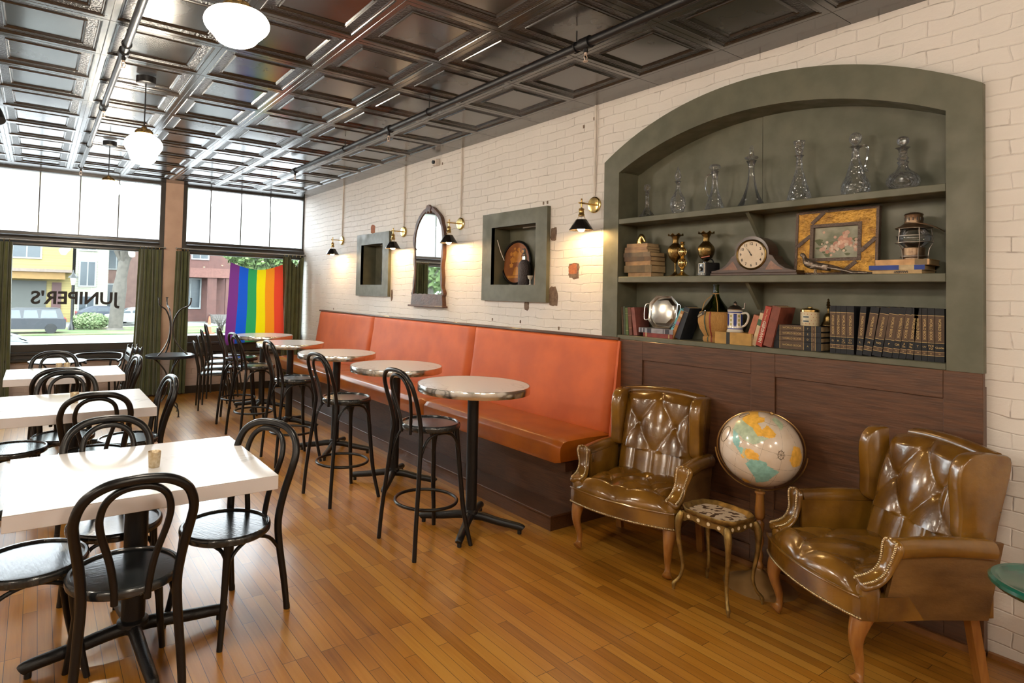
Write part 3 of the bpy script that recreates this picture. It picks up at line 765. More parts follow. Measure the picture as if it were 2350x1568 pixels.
def xbase(t, h, arm, r, rot):
    q = G()
    for a in range(4):
        c, s = cos(rot + a * pi / 2), sin(rot + a * pi / 2)
        pts = cr([(c * .0, s * .0, .085), (c * .08, s * .08, .082), (c * arm * .55, s * arm * .55, .062), (c * arm * .93, s * arm * .93, .045), (c * arm, s * arm, .034)], 4)
        q.tube(pts, [.030 - .008 * i / (len(pts) - 1) for i in range(len(pts))], 12)
        q.cyl((c * arm * .94, s * arm * .94, 0), (c * arm * .94, s * arm * .94, .035), .014, n=12)
    P(q, 'cross_base', IRON, t)
    q = G(); q.cyl((0, 0, .07), (0, 0, h), r, n=24); q.lathe([(r, .09), (r * 1.35, .10), (r * 1.3, .115), (r, .125)], 24); P(q, 'column', IRON, t)
    q = G()
    for a in (0, pi / 2):
        c, s = cos(rot + a), sin(rot + a); L_ = arm * .75
        q.prism([(c * L_ - s * .02, s * L_ + c * .02, h), (c * L_ + s * .02, s * L_ - c * .02, h), (-c * L_ + s * .02, -s * L_ - c * .02, h), (-c * L_ - s * .02, -s * L_ + c * .02, h)], (0, 0, .006))
    P(q, 'top_bracket', IRON, t)
def bar_table(label, x, y, rot, first=[None]):
    if first[0] is not None: return dup(first[0], (x, y, 0), rot, label, 'round marble bar tables along the banquette')
    t = thing('bar_table', label, 'table', (x, y, 0), rot, 'round marble bar tables along the banquette')
    q = G(); q.lathe([(0, .925), (.374, .925), (.374, .959), (.371, .962), (0, .962)], 72); P(q, 'tabletop', MARB, t)
    q = G(); q.lathe([(.3745, .914), (.379, .914), (.380, .918), (.380, .959), (.378, .963), (.3745, .963), (.3745, .914)], 72); P(q, 'metal_edge', ALU, t, ang=50)
    xbase(t, .914, .35, .038, pi / 4)
    first[0] = t
    return t
for x, y, a, lb in ((2.48, 3.27, -4, 'round marble bar table nearest the armchairs'), (2.50, 4.36, 3, 'round marble bar table, second along the banquette from the armchairs'), (2.47, 5.48, 5, 'round marble bar table in the middle of the banquette row'), (2.44, 6.70, 0, 'round marble bar table, second from the window end of the row'), (2.50, 7.90, 8, 'round marble bar table at the window end, in front of the flag')):
    bar_table(lb + ', metal edged', x, y, D(a))
def bar_stool(label, x, y, rz, first=[None]):
    if first[0] is not None: return dup(first[0], (x, y, 0), rz, label, 'black bentwood bar stools')
    t = thing('bar_stool', label, 'bar stool', (x, y, 0), rz, 'black bentwood bar stools')
    q = G(); q.lathe([(0, .747), (.170, .747), (.173, .750), (.175, .756), (.184, .756), (.190, .750), (.192, .738), (.190, .722), (.184, .716), (.17, .716), (0, .718)], 52); P(q, 'seat', SEATW, t)
    sd = [(.205, .235, 0), (.196, .222, .2), (.178, .198, .45), (.162, .180, .66), (.155, .176, .74), (.160, .196, .84), (.166, .230, .95), (.150, .256, 1.03), (.10, .270, 1.078), (.035, .274, 1.092)]
    q = G(); q.tube(cr([(-a, b, c) for a, b, c in sd] + [(a, b, c) for a, b, c in sd[::-1]], 5), .0135, 12); P(q, 'back_hoop', BLACK, t)
    sd = [(.05, .182, .70), (.055, .184, .76), (.075, .198, .85), (.098, .225, .95), (.085, .246, 1.02), (.035, .256, 1.058)]
    q = G(); q.tube(cr([(-a, b, c) for a, b, c in sd] + [(a, b, c) for a, b, c in sd[::-1]], 5), .0105, 10); P(q, 'inner_hoop', BLACK, t)
    for s in (-1, 1):
        q = G(); q.tube(cr([(s * .125, -.115, .72), (s * .138, -.130, .52), (s * .160, -.150, .26), (s * .172, -.165, .15), (s * .20, -.19, .0)], 5), [.0165 - .003 * i / 20 for i in range(21)], 12); P(q, 'leg', BLACK, t)
    q = G(); q.tube([(.195 * cos(a), .195 * sin(a) * 1.0 + .02, .265) for a in [2 * pi * i / 40 for i in range(40)]], .0105, 10, closed=True); P(q, 'foot_ring', BLACK, t)
    q = G()
    def brace(p0, p1):
        c = ((p0[0] + p1[0]) / 2, (p0[1] + p1[1]) / 2)
        q.tube(cr([(p0[0], p0[1], .50), (p0[0] * .92 + c[0] * .08, p0[1] * .92 + c[1] * .08, .60), (p0[0] * .6 + c[0] * .4, p0[1] * .6 + c[1] * .4, .685), (c[0], c[1], .708), (p1[0] * .6 + c[0] * .4, p1[1] * .6 + c[1] * .4, .685), (p1[0] * .92 + c[0] * .08, p1[1] * .92 + c[1] * .08, .60), (p1[0], p1[1], .50)], 4), .0085, 8)
    a_, b_, c_, d_ = (-.130, -.132), (.130, -.132), (.155, .178), (-.155, .178)
    brace(a_, b_); brace((b_[0] + .015, b_[1]), c_); brace((a_[0] - .015, a_[1]), d_)
    P(q, 'brace', BLACK, t)
    first[0] = t
    return t
for x, y, a, lb in ((2.11, 3.23, 92, 'bar stool pulled up to the bar table nearest the armchairs'), (2.02, 4.29, 96, 'bar stool at the second bar table from the armchairs'), (2.03, 5.42, 90, 'bar stool at the middle bar table of the row'), (1.99, 6.48, 95, 'bar stool at the second bar table from the window end'), (2.06, 7.32, 70, 'bar stool farthest back, beside the stack of metal chairs')):
    bar_stool('black bentwood ' + lb, x, y, D(a))

def dining(label, cx, cy, w_, d_, bx, by):
    t = thing('dining_table', label, 'table', (cx, cy, 0), 0, 'rectangular marble dining tables on the left')
    q = G(); q.box(-w_ / 2, w_ / 2, -d_ / 2, d_ / 2, .738, .742, .001, mi=0); P(q, 'tabletop', MARB, t)
    q = G(); q.box(-w_ / 2, w_ / 2, -d_ / 2, d_ / 2, .680, .738, .0015); P(q, 'table_edge', TEDGE, t)
    b = thing('x', None, None, (bx - cx, by - cy, 0)); b.name = 'pedestal'; b.parent = t
    for o_ in ('x',): pass
    xbase(b, .674, .40, .048, D(4))
    return t
dining('white marble dining table nearest the camera with a gold votive cup', .425, 3.055, 1.00, .83, .40, 2.95)
dining('white marble dining table in the middle of the left-hand row', .25, 4.96, .93, .86, .24, 4.96)
dining('white marble dining table farthest back, before the left window', .25, 6.69, .93, .74, .24, 6.69)
CUP = M('mercury_gold_glass', (.55, .42, .24), .3, .9, col2=(.75, .65, .48), sc=60, bump=.3, bsc=120)
def cup(lb, x, y, first=[None]):
    if first[0] is not None: return dup(first[0], (x, y, .742), None, lb, 'gold votive cups on the dining tables')
    t = thing('votive_cup', lb, 'candle holder', (x, y, .742), group='gold votive cups on the dining tables')
    q = G(); q.lathe([(0, 0), (.022, 0), (.0235, .003), (.028, .070), (.0275, .072), (.026, .070), (.022, .008), (0, .008)], 28); P(q, 'cup', CUP, t)
    q = G(); q.lathe([(0, .0085), (.019, .0085), (.019, .03), (0, .03)], 20); P(q, 'candle', M('candle_wax', (.75, .66, .5), .5), t)
    first[0] = t
cup('gold mercury-glass votive cup on the nearest marble table', .475, 3.03)
cup('gold votive cup on the middle marble table', .245, 4.93)
cup('gold votive cup on the farthest marble table, left one', .20, 6.80)
cup('gold votive cup on the farthest marble table, right one', .265, 6.81)

# ---------------------------------------------------------------- banquette
t = thing('banquette', 'long rust orange banquette on a dark wooden step along the brick wall', 'bench', (3.3, 5.8, 0))
ox, oy = 3.3, 5.8
ys_ = [2.955, 4.70, 6.82, 8.58]
q = G(); q.box(2.90 - ox, 3.62 - ox - .003, 2.945 - oy, 8.75 - oy, 0, .092); P(q, 'step', OAK, t)
q = G(); q.box(2.885 - ox, 3.12 - ox, 2.93 - oy, 8.77 - oy, .092, .106, .003); P(q, 'step_board', OAK, t)
q = G(); q.box(3.12 - ox, 3.617 - ox, 2.97 - oy, 8.70 - oy, .092, .36); q.box(3.06 - ox, 3.617 - ox, 2.975 - oy, 8.70 - oy, .36, .425); P(q, 'bench_base', OAK, t)
for i in range(3):
    y0, y1 = ys_[i] - oy + .002, ys_[i + 1] - oy - .002
    if i == 2: y1 = 8.78 - oy
    def seat(u, v, y0=y0, y1=y1):   # u along, v around the section
        e = min(u, 1 - u) * (y1 - y0); rd = min(e / .04, 1); k_ = sqrt(max(0, 1 - (1 - rd) ** 2))
        sec = [(3.50, .425), (3.50, .585), (3.25, .592), (3.05, .588), (3.005, .578), (2.978, .545), (2.974, .50), (2.980, .44), (2.985, .425), (3.25, .425)]
        j = v * (len(sec) - 1); a = int(min(j, len(sec) - 2)); f = j - a
        x = sec[a][0] * (1 - f) + sec[a + 1][0] * f; z = sec[a][1] * (1 - f) + sec[a + 1][1] * f
        x = 3.24 + (x - 3.24) * (.94 + .06 * k_) if x < 3.24 else x
        z = .50 + (z - .50) * (.84 + .16 * k_)
        return (x - ox, y0 + (y1 - y0) * u, z)
    q = G(); q.grid(seat, 40, 37)
    for u in (0, 1): q.add([seat(u, j / 36) for j in range(37)], [tuple(range(37))])
    P(q, 'seat_cushion', VINYL, t, ang=50)
    y1 = ys_[i + 1] - oy - .002
    def bak(u, v, y0=y0, y1=y1):
        e = min(u, 1 - u) * (y1 - y0); k_ = sqrt(max(0, 1 - (1 - min(e / .06, 1)) ** 2))
        sec = [(3.615, .55), (3.47, .55), (3.466, .60), (3.480, .75), (3.510, .95), (3.535, 1.10), (3.548, 1.20), (3.556, 1.238), (3.575, 1.252), (3.615, 1.254)]
        j = v * (len(sec) - 1); a = int(min(j, len(sec) - 2)); f = j - a
        x = sec[a][0] * (1 - f) + sec[a + 1][0] * f; z = sec[a][1] * (1 - f) + sec[a + 1][1] * f
        return (3.615 - (3.615 - x) * (.66 + .34 * k_) - ox, y0 + (y1 - y0) * u, z)
    q = G(); q.grid(bak, 44, 37)
    for u in (0, 1): q.add([bak(u, j / 36) for j in range(37)], [tuple(range(37))])
    P(q, 'backrest', VEL, t, ang=50)
q = G(); q.box(3.562 - ox, 3.619 - ox, 2.955 - oy, 8.60 - oy, 1.254, 1.274, .003); P(q, 'top_rail', OAK, t)
q = G(); q.prism([(3.47 - ox, 2.935 - oy, .55), (3.60 - ox, 2.935 - oy, .55), (3.60 - ox, 2.935 - oy, 1.25), (3.56 - ox, 2.935 - oy, 1.25)], (0, .019, 0)); P(q, 'end_panel', VEL, t)

# ---------------------------------------------------------------- wing armchairs
NAIL = M('brass_nail', (.62, .48, .28), .3, 1)
def tuft(u, v, nu, nv):
    a = u * nu + v * nv; b = u * nu - v * nv
    return (abs(sin(pi * a)) ** .55 + abs(sin(pi * b)) ** .55) / 2 - .25 * math.exp(-((sin(pi * a) ** 2 + sin(pi * b) ** 2) * 14))
def armchair(label, x, y, rz, first=[None]):
    if first[0] is not None: return dup(first[0], (x, y, 0), rz, label, 'buttoned leather wing armchairs')
    t = thing('wing_armchair', label, 'armchair', (x, y, 0), rz, 'buttoned leather wing armchairs')
    bow = lambda u: -.28 - .065 * sin(pi * u) ** .8        # front edge y for u 0..1
    wf = .325
    # seat frame: bow-fronted band
    k = 24
    out = [(-wf + .01 * 0 + 2 * wf * i / k, bow(i / k)) for i in range(k + 1)]
    out = [(-.335, -.22)] + out + [(.335, -.22), (.30, .30), (-.30, .30)]
    q = G(); q.prism([(a, b, .285) for a, b in out], (0, 0, .095)); P(q, 'seat_frame', LEA, t)
    q = G(); q.tube([(-.325 + .65 * i / 40, bow(i / 40) - .003, .378) for i in range(41)], .0055, 8); P(q, 'piping', LEA, t)
    # cushion
    def cu(u, v):
        xx = (-.265 + .53 * u); 
        front = bow(u) + .004
        yy = front + (.17 - front) * v
        edge = min(1, min(u, 1 - u) / .10) ** .5; fe = min(1, v / .13) ** .5
        z = .375 + .055 * edge * fe * (.8 + .2 * sin(pi * u)) + .038 * (tuft(u, v, 2, 1.25) if 0.0 < v else 0) * edge * fe
        return (xx * 1.13 if v < .12 else xx * (1.13 - .1 * min(1, (v - .12) / .1)), yy, z)
    q = G(); q.grid(cu, 64, 56); 
    q.add([cu(i / 63, 0) for i in range(64)] + [(cu(i / 63, 0)[0], cu(i / 63, 0)[1] + .002, .37) for i in range(64)], [(i, i + 1, 65 + i, 64 + i) for i in range(63)], True)
    P(q, 'seat_cushion', LEA, t, ang=70)
    # inner back, raked and buttoned
    def bk_(u, v):
        wv = .232 + .018 * v
        xx = -wv + 2 * wv * u; yy = .155 + .175 * v; z = .40 + .535 * v
        e = min(1, min(u, 1 - u) / .12) ** .6; te = min(1, (1 - v) / .10) ** .5
        h = .042 * tuft(u, v - .30, 2, 1.55) * e * te if v > .33 else .022 * e * (.55 + .45 * abs(sin(pi * u * 4)) ** .5)
        yy -= h + .025 * e * te + .03 * sin(pi * u) * 0
        z += .02 * sin(pi * u) * v
        if v > .97: yy += .03 * (v - .97) / .03
        return (xx, yy, z)
    q = G(); q.grid(bk_, 60, 72); P(q, 'backrest', LEA, t, ang=70)
    q = G()
    for a_ in range(-6, 8):
        for b_ in range(-6, 8):
            u = (a_ + b_) / 4; v = (a_ - b_) / 3.1 + .30
            if .06 < u < .94 and .38 < v < .90: p = bk_(u, v); q.ball((p[0], p[1] + .003, p[2]), .009, 6)
            v = (a_ - b_) / 2.5
            if .06 < u < .94 and .12 < v < .9: p = cu(u, v); q.ball((p[0], p[1], p[2] + .001), .008, 6)
    P(q, 'button', LEA, t, kind='stuff')
    # outside back and top roll
    q = G(); q.prism([(-.295, .235, .285), (.295, .235, .285), (.275, .365, .93), (-.275, .365, .93)], (0, .028, 0)); P(q, 'outside_back', LEAS, t)
    q = G(); q.tube([(-.262 + .524 * i / 12, .352, .922 + .024 * sin(pi * i / 12)) for i in range(13)], .034, 12); P(q, 'top_roll', LEA, t)
    for s in (-1, 1):
        pw = cr([(.392, .920), (.345, .948), (.235, .945), (.185, .910), (.165, .83), (.172, .71), (.175, .60), (.24, .575), (.305, .585), (.355, .75)], 4, closed=True)
        q = G(); n_ = len(pw); mid = Vector((.27, .76))
        vs = []
        for xx, sc_ in ((.228, .93), (.234, .985), (.246, 1.01), (.280, 1.01), (.290, .985), (.294, .94)):
            vs += [(s * xx, mid.x + (a - mid.x) * sc_, mid.y + (b - mid.y) * (1 + (sc_ - 1) * .5)) for a, b in pw]
        F = [(r_ * n_ + i, r_ * n_ + (i + 1) % n_, (r_ + 1) * n_ + (i + 1) % n_, (r_ + 1) * n_ + i) for r_ in range(5) for i in range(n_)]
        q.add(vs, F, True); q.add(vs[:n_], [tuple(range(n_))]); q.add(vs[5 * n_:], [tuple(range(n_))])
        P(q, 'wing', LEA, t, ang=60)
        q = G(); q.tube([(s * .312, -.125 + .40 * i / 10, .568 + .010 * sin(pi * i / 10)) for i in range(11)], .042, 20); P(q, 'arm_roll', LEA, t)
        q = G(); q.box(s * .264, s * .282, -.14, .22, .37, .57); P(q, 'arm_inside', LEA, t)
        q = G(); q.prism([(s * .305, -.185, .286), (s * .305, .258, .286), (s * .312, .318, .60), (s * .312, .22, .60), (s * .318, -.13, .56)], (s * .016, 0, 0)); P(q, 'outside_panel', LEAS, t)
        q = G(); q.lathe([(0, .288), (.038, .288), (.042, .30), (.043, .40), (.036, .418), (0, .422)], 20, (s * .297, -.228, 0)); P(q, 'arm_stump', LEA, t)
        c = [(.322, -.130, .612, .012), (.322, -.134, .604, .036), (.320, -.138, .582, .046), (.316, -.143, .550, .042), (.310, -.150, .515, .036), (.306, -.165, .478, .035), (.302, -.190, .448, .038), (.300, -.225, .428, .042), (.300, -.258, .420, .041), (.298, -.268, .417, .020)]
        c = cr([(s * a, b, d, e) for a, b, d, e in c], 4)
        q = G(); q.tube([p[:3] for p in c], [p[3] * 1.12 for p in c], 18, flat=.42, up=(0, -.93, .36)); P(q, 'scroll_panel', LEA, t, ang=60)
        q = G(); nn = Vector((0, -.93, .36)).normalized()
        for i in range(5, len(c) - 3):
            p = Vector(c[i][:3]); tg = (Vector(c[i + 1][:3]) - Vector(c[i - 1][:3])).normalized(); n2 = (nn - tg * nn.dot(tg)).normalized()
            for ww in (-.72, .72): q.ball(p + Vector((ww * c[i][3], 0, 0)) + n2 * (.42 * c[i][3] * .92), .0058, 5)
        for i in range(5): a = pi * (i + .5) / 5; q.ball(Vector((s * .320 + .034 * cos(a), -.151, .582 + .030 * sin(a))), .0058, 5)
        P(q, 'nailhead_trim', NAIL, t, kind='stuff')
        pts = cr([(s * .285, -.235, .30), (s * .290, -.262, .24), (s * .288, -.270, .18), (s * .278, -.250, .10), (s * .278, -.248, .045), (s * .282, -.270, .015)], 5)
        rr = [.047 + (.016 - .047) * min(1, i / 17) ** .75 for i in range(len(pts) - 5)] + [.019, .022, .026, .028, .020]
        q = G(); q.tube(pts, rr, 12); P(q, 'leg', WOODL, t)
        q = G(); q.prism([(s * .27 - .018, .21, .29), (s * .27 + .018, .21, .29), (s * .27 + .018, .248, .29), (s * .27 - .018, .248, .29)], (0, .05, -.29)); P(q, 'leg', WOODL, t)
    q = G(); k = 72
    for i in range(k + 1):
        u = i / k; q.ball((-wf + 2 * wf * u, bow(u) - .001, .293), .0058, 5)
    P(q, 'nailhead_trim', NAIL, t, kind='stuff')
    first[0] = t
    return t
armchair('tan leather wing armchair beside the end of the orange banquette', 3.17, 2.44, D(-77))
armchair('tan leather wing armchair at the right edge, turned towards the small gilt table', 3.228, 1.225, D(-122))
# ---------------------------------------------------------------- side table, globe, green table
t = thing('side_table', 'small gilt Florentine side table with a painted scalloped tray top between the armchairs', 'side table', (3.05, 1.855, 0), D(-4))
TOPM = M('painted_florentine_top', (.52, .42, .31), .4, col2=(.07, .035, .02), sc=34, lo=.53, hi=.58, detail=1.5)
q = G()
def rim(u, r):
    a = 2 * pi * u; c, s_ = cos(a), sin(a); e = (abs(c) ** 3.2 + abs(s_) ** 3.2) ** (-1 / 3.2)
    return (.135 * r * c * e * (1 + .02 * cos(12 * a)), .155 * r * s_ * e * (1 + .02 * cos(12 * a)))
def tp(u, v):
    r, z = [(0, .436), (.5, .436), (.84, .436), (.90, .440), (.96, .452), (1.02, .454), (1.04, .446), (.99, .430), (.90, .422), (.0, .422)][int(round(v * 9))]
    a, b = rim(u, r); return (a, b, z)
q.grid(tp, 64, 10, cu=True); P(q, 'tray_rim', GILT, t, ang=70)
q = G(); q.add([(*rim(i / 64, .83), .4368) for i in range(64)], [tuple(range(64))]); P(q, 'painted_top', TOPM, t)
q = G()
for (a, b, c, d) in ((-1, -1, 1, -1), (1, -1, 1, 1), (1, 1, -1, 1), (-1, 1, -1, -1)):
    p0, p1 = Vector((a * .112, b * .132, 0)), Vector((c * .112, d * .132, 0)); n_ = 16; vs = []
    for i in range(n_ + 1):
        f = i / n_; p = p0.lerp(p1, f); dz = .030 + .010 * abs(cos(f * 2 * pi)) + (.0 if .1 < f < .9 else .01)
        vs += [(p.x, p.y, .424), (p.x, p.y, .424 - dz)]
    q.add(vs, [(2 * i, 2 * i + 1, 2 * i + 3, 2 * i + 2) for i in range(n_)])
    nn = Vector((b if a == c else 0, 0, 0)) if a == c else Vector((0, b, 0))
q2 = G(); q2.v, q2.f, q2.s, q2.m = q.v, q.f, q.s, q.m
ap = P(q2, 'apron', GILT, t); md = ap.modifiers.new('thick', 'SOLIDIFY'); md.thickness = .008; md.offset = 0
q = G()
for s_ in (-1, 1):
    for k in range(4):
        f = (-.75 + .5 * k); q.lathe([(0, -.002), (.0095, -.001), (.0095, .002), (0, .003)], 12, (f * .10, s_ * .138, .407), axis='y'); q.lathe([(0, -.002), (.0095, -.001), (.0095, .002), (0, .003)], 12, (s_ * .118, f * .12, .407), axis='x')
P(q, 'rosette', M('cream_gesso', (.75, .60, .38), .5), t)
for a in (-1, 1):
    for b in (-1, 1):
        pts = cr([(a * .112, b * .132, .42), (a * .125, b * .148, .36), (a * .122, b * .146, .26), (a * .108, b * .130, .14), (a * .118, b * .14, .07), (a * .138, b * .160, .035), (a * .140, b * .162, 0)], 4)
        rr = [.013, .017, .019, .0195, .0185, .016, .014, .0125, .012, .011, .010, .0095, .009, .0085, .008, .008, .008, .0085, .009, .009, .0105, .011, .008, .007, .0065][:len(pts)]
        q = G(); q.tube(pts, rr + [.0065] * (len(pts) - len(rr)), 12); P(q, 'leg', GILT, t)

gx, gy, gz = 3.365, 1.80, .752
t = thing('globe', 'large antique-style world globe on a brass ring and turned stand behind the gilt table', 'globe', (gx, gy, 0))
q = G(); q.lathe(cr([(0, 0), (.17, 0), (.172, .004), (.16, .008), (.10, .035), (.04, .075), (.018, .095), (.016, .11)], 4) + [(0, .11)], 48); P(q, 'stand_foot', M('bronzed_foot', (.36, .21, .08), .45, .3, col2=(.26, .14, .05)), t)
q = G(); q.lathe(cr([(0, .09), (.02, .10), (.022, .12), (.014, .135), (.020, .17), (.012, .20), (.022, .24), (.018, .28), (.024, .34), (.014, .36), (.026, .38), (.022, .46), (.020, .50), (.026, .505), (.026, .515), (.012, .52)], 3) + [(0, .52)], 20); P(q, 'stand_column', WOODL, t)
vd = (Vector((0, 0, 1.57)) - Vector((gx, gy, gz))).normalized()
ru = _R; uu = _U
rdir = (ru - vd * ru.dot(vd)).normalized(); udir = vd.cross(rdir) * 1.0
if udir.z < 0: udir = -udir
Npole = (rdir * .36 + udir * .80 + vd * .38).normalized()
GR = .205
lon0 = rad(-63)
cproj = (vd - Npole * vd.dot(Npole)).normalized(); east = Npole.cross(cproj)
def sph(lat, lon, r):
    a = rad(lat); b = rad(lon) - lon0
    return (cproj * (cos(a) * cos(b)) + east * (cos(a) * sin(b)) + Npole * sin(a)) * r + Vector((0, 0, gz))
q = G(); q.grid(lambda u, v: sph(-90 + 180 * v, 360 * u, GR), 64, 33, cu=True)
OCE = M('globe_ocean', (.66, .52, .38), .22, col2=(.74, .64, .54), sc=9, coat=.6); P(q, 'globe_ball', OCE, t, ang=180)
def land(polys, col, name, dr=.0007, step=1.6):
    q = G()
    polys = [[((a - 45) * 1.18 + 42, (b + 95) * 1.25 - 90) for a, b in pl] if sum(p[1] for p in pl) / len(pl) < -40 and sum(p[0] for p in pl) / len(pl) > 15 else [((a + 12) * 1.2 - 12, (b + 60) * 1.25 - 60) for a, b in pl] if sum(p[1] for p in pl) / len(pl) < -40 else pl for pl in polys]
    for pl in polys:
        la0, la1 = min(p[0] for p in pl), max(p[0] for p in pl); lo0, lo1 = min(p[1] for p in pl), max(p[1] for p in pl)
        ins = lambda a, b: sum(((pl[i][1] > b) != (pl[i - 1][1] > b)) and (a < (pl[i - 1][0] - pl[i][0]) * (b - pl[i][1]) / (pl[i - 1][1] - pl[i][1]) + pl[i][0]) for i in range(len(pl))) % 2
        la = la0
        while la < la1:
            lo = lo0
            while lo < lo1:
                if ins(la + step / 2, lo + step / 2): q.add([sph(la, lo, GR + dr), sph(la, lo + step, GR + dr), sph(la + step, lo + step, GR + dr), sph(la + step, lo, GR + dr)], [(0, 1, 2, 3)], True)
                lo += step
            la += step
    P(q, name, M('globe_' + name, col, .3, col2=tuple(min(1, c * 1.3 + .03) for c in col), sc=40, coat=.6), t, ang=180)
land([[(49, -124), (60, -138), (60, -165), (71, -160), (70, -130), (68, -110), (72, -95), (66, -85), (58, -94), (55, -85), (52, -80), (62, -76), (58, -64), (52, -56), (47, -60), (45, -66), (45, -74), (42, -82), (49, -95)], [(8, -79), (12, -72), (10, -62), (3, -60), (0, -68), (-3, -78), (2, -79)], [(36, -6), (32, 10), (15, 15), (5, 8), (5, -8), (15, -17), (28, -12)], [(-36, -73), (-38, -58), (-52, -68), (-54, -72)]], (.78, .42, .06), 'gold_land')
land([[(32, -117), (40, -124), (49, -124), (49, -95), (42, -82), (45, -67), (35, -76), (30, -82), (30, -94), (32, -106)], [(60, -45), (60, -42), (70, -22), (80, -20), (82, -35), (76, -68), (68, -52)]], (.36, .44, .30), 'sage_land')
land([[(32, -117), (32, -106), (26, -98), (19, -96), (21, -88), (16, -88), (8, -80), (9, -84), (16, -98), (20, -106), (28, -112)], [(4, -52), (0, -50), (-5, -35), (-13, -39), (-23, -42), (-34, -53), (-22, -58), (-8, -72), (0, -68), (3, -60)]], (.22, .46, .42), 'teal_land')
q = G()
for lat in (0, 23, -23, 66): q.tube([sph(lat, 10 * i, GR + .0003) for i in range(36)], .0005, 4, closed=True)
for lon in range(-180, 180, 30): q.tube([sph(-80 + 10 * i, lon, GR + .0003) for i in range(17)], .0004, 4)
for la, lo, r_ in ((12, -128, 13), (52, -140, 8), (22, -32, 6)):
    q.tube([sph(la + r_ * sin(a), lo + r_ * .8 * cos(a), GR + .0006) for a in [2 * pi * i / 30 for i in range(30)]], .0016, 5, closed=True)
for k in range(8): a = k * pi / 4; q.tube([sph(22, -32, GR + .0006), sph(22 + 8 * sin(a), -32 + 8 * cos(a), GR + .0006)], .0008, 4)
P(q, 'map_lines', M('globe_ink', (.13, .09, .05), .5), t)
RINGM = M('brass_ring', (.50, .33, .14), .28, 1)
q = G(); q.tube([Vector((0, 0, gz)) + (Npole * cos(a) + (rdir - Npole * rdir.dot(Npole)).normalized() * sin(a)) * (GR + .012) for a in [2 * pi * i / 72 for i in range(72)]], .0035, 8, closed=True); P(q, 'meridian_ring', RINGM, t)
q = G()
h_ = Vector((rdir.x, rdir.y, 0)).normalized()
q.tube([Vector((0, 0, gz)) + (h_ * cos(a) + Vector((0, 0, 1)) * sin(a)) * (GR + .022) for a in [pi + .1 + (pi - .2) * i / 40 for i in range(41)]], .0045, 8); P(q, 'yoke', RINGM, t)
q = G()
for s_ in (1, -1): p = Vector((0, 0, gz)) + Npole * s_ * (GR + .012); q.ball(p, .010, 8)
q.cyl((0, 0, .515), (0, 0, gz - GR - .018), .006, n=8); P(q, 'pivot', RINGM, t)

t = thing('round_side_table', 'round dark green tray-topped side table cut off by the right edge of the picture', 'side table', (2.995, .535, 0))
q = G(); q.lathe([(0, .585), (.17, .585), (.178, .590), (.186, .600), (.198, .602), (.207, .594), (.207, .582), (.19, .566), (.10, .560), (0, .558)], 64); P(q, 'tray_top', M('green_enamel', (.006, .085, .055), .2, col2=(.01, .11, .075), sc=12, coat=.5), t)
q = G(); q.lathe([(0, .56), (.035, .56), (.02, .52), (.016, .3), (.02, .08), (.05, .03), (.11, .012), (.11, 0), (0, 0)], 32); P(q, 'pedestal', IRON, t)
t = thing('lamp_foot', 'brown turned foot of a lamp standing on the green side table', 'lamp', (2.995, .535, .585))
q = G(); q.lathe([(0, 0), (.045, 0), (.05, .01), (.042, .022), (.045, .03), (.03, .04), (.014, .06), (.012, .30), (0, .30)], 28); P(q, 'lamp_base', M('brown_lamp_base', (.35, .22, .13), .4), t)
q = G(); q.lathe([(.10, .28), (.06, .42), (.058, .42), (.098, .28)], 28); P(q, 'lamp_shade', M('cream_shade', (.7, .6, .45), .7), t)

# ---------------------------------------------------------------- by the window: stacked chairs, bistro tables
DM = M('dark_metal', (.035, .030, .026), .32, .4)
def metal_chair(lb, loc, rz, rot=None, first=[None]):
    if first[0] is not None: return dup(first[0], loc, rz, lb, 'stacked black metal chairs by the window', rot)
    t = thing('metal_chair', lb, 'chair', loc, rz, 'stacked black metal chairs by the window')
    q = G(); q.lathe([(0, .447), (.185, .447), (.2, .452), (.203, .44), (.19, .432), (0, .436)], 32); P(q, 'seat', DM, t)
    sd = [(.20, .20, 0), (.185, .195, .25), (.18, .19, .45), (.20, .22, .62), (.20, .25, .76), (.13, .268, .845), (.04, .272, .862)]
    q = G(); q.tube(cr([(-a, b, c) for a, b, c in sd] + [(a, b, c) for a, b, c in sd[::-1]], 4), .011, 8); P(q, 'back_frame', DM, t)
    for k in (-1, 0, 1):
        q = G(); q.tube([(k * .07, .19, .44), (k * .08, .225, .62), (k * .075, .262, .84)], .006, 6); P(q, 'spindle', DM, t)
    for s in (-1, 1):
        q = G(); q.tube([(s * .15, -.13, .44), (s * .18, -.19, 0)], .011, 8); P(q, 'leg', DM, t)
    q = G(); q.tube([(s * .165, -.155, .28) for s in (-1, 1)], .007, 6); P(q, 'crossbar', DM, t)
    first[0] = t
    return t
for i, lb in enumerate(('lowest black metal chair of the stack beside the right window', 'second black metal chair up in the stack beside the right window', 'third black metal chair up in the stack beside the right window', 'topmost black metal chair of the stack beside the right window')):
    metal_chair(lb, (1.98 + .045 * i, 8.25 - .01 * i, .075 * i if i else 0), D(82))

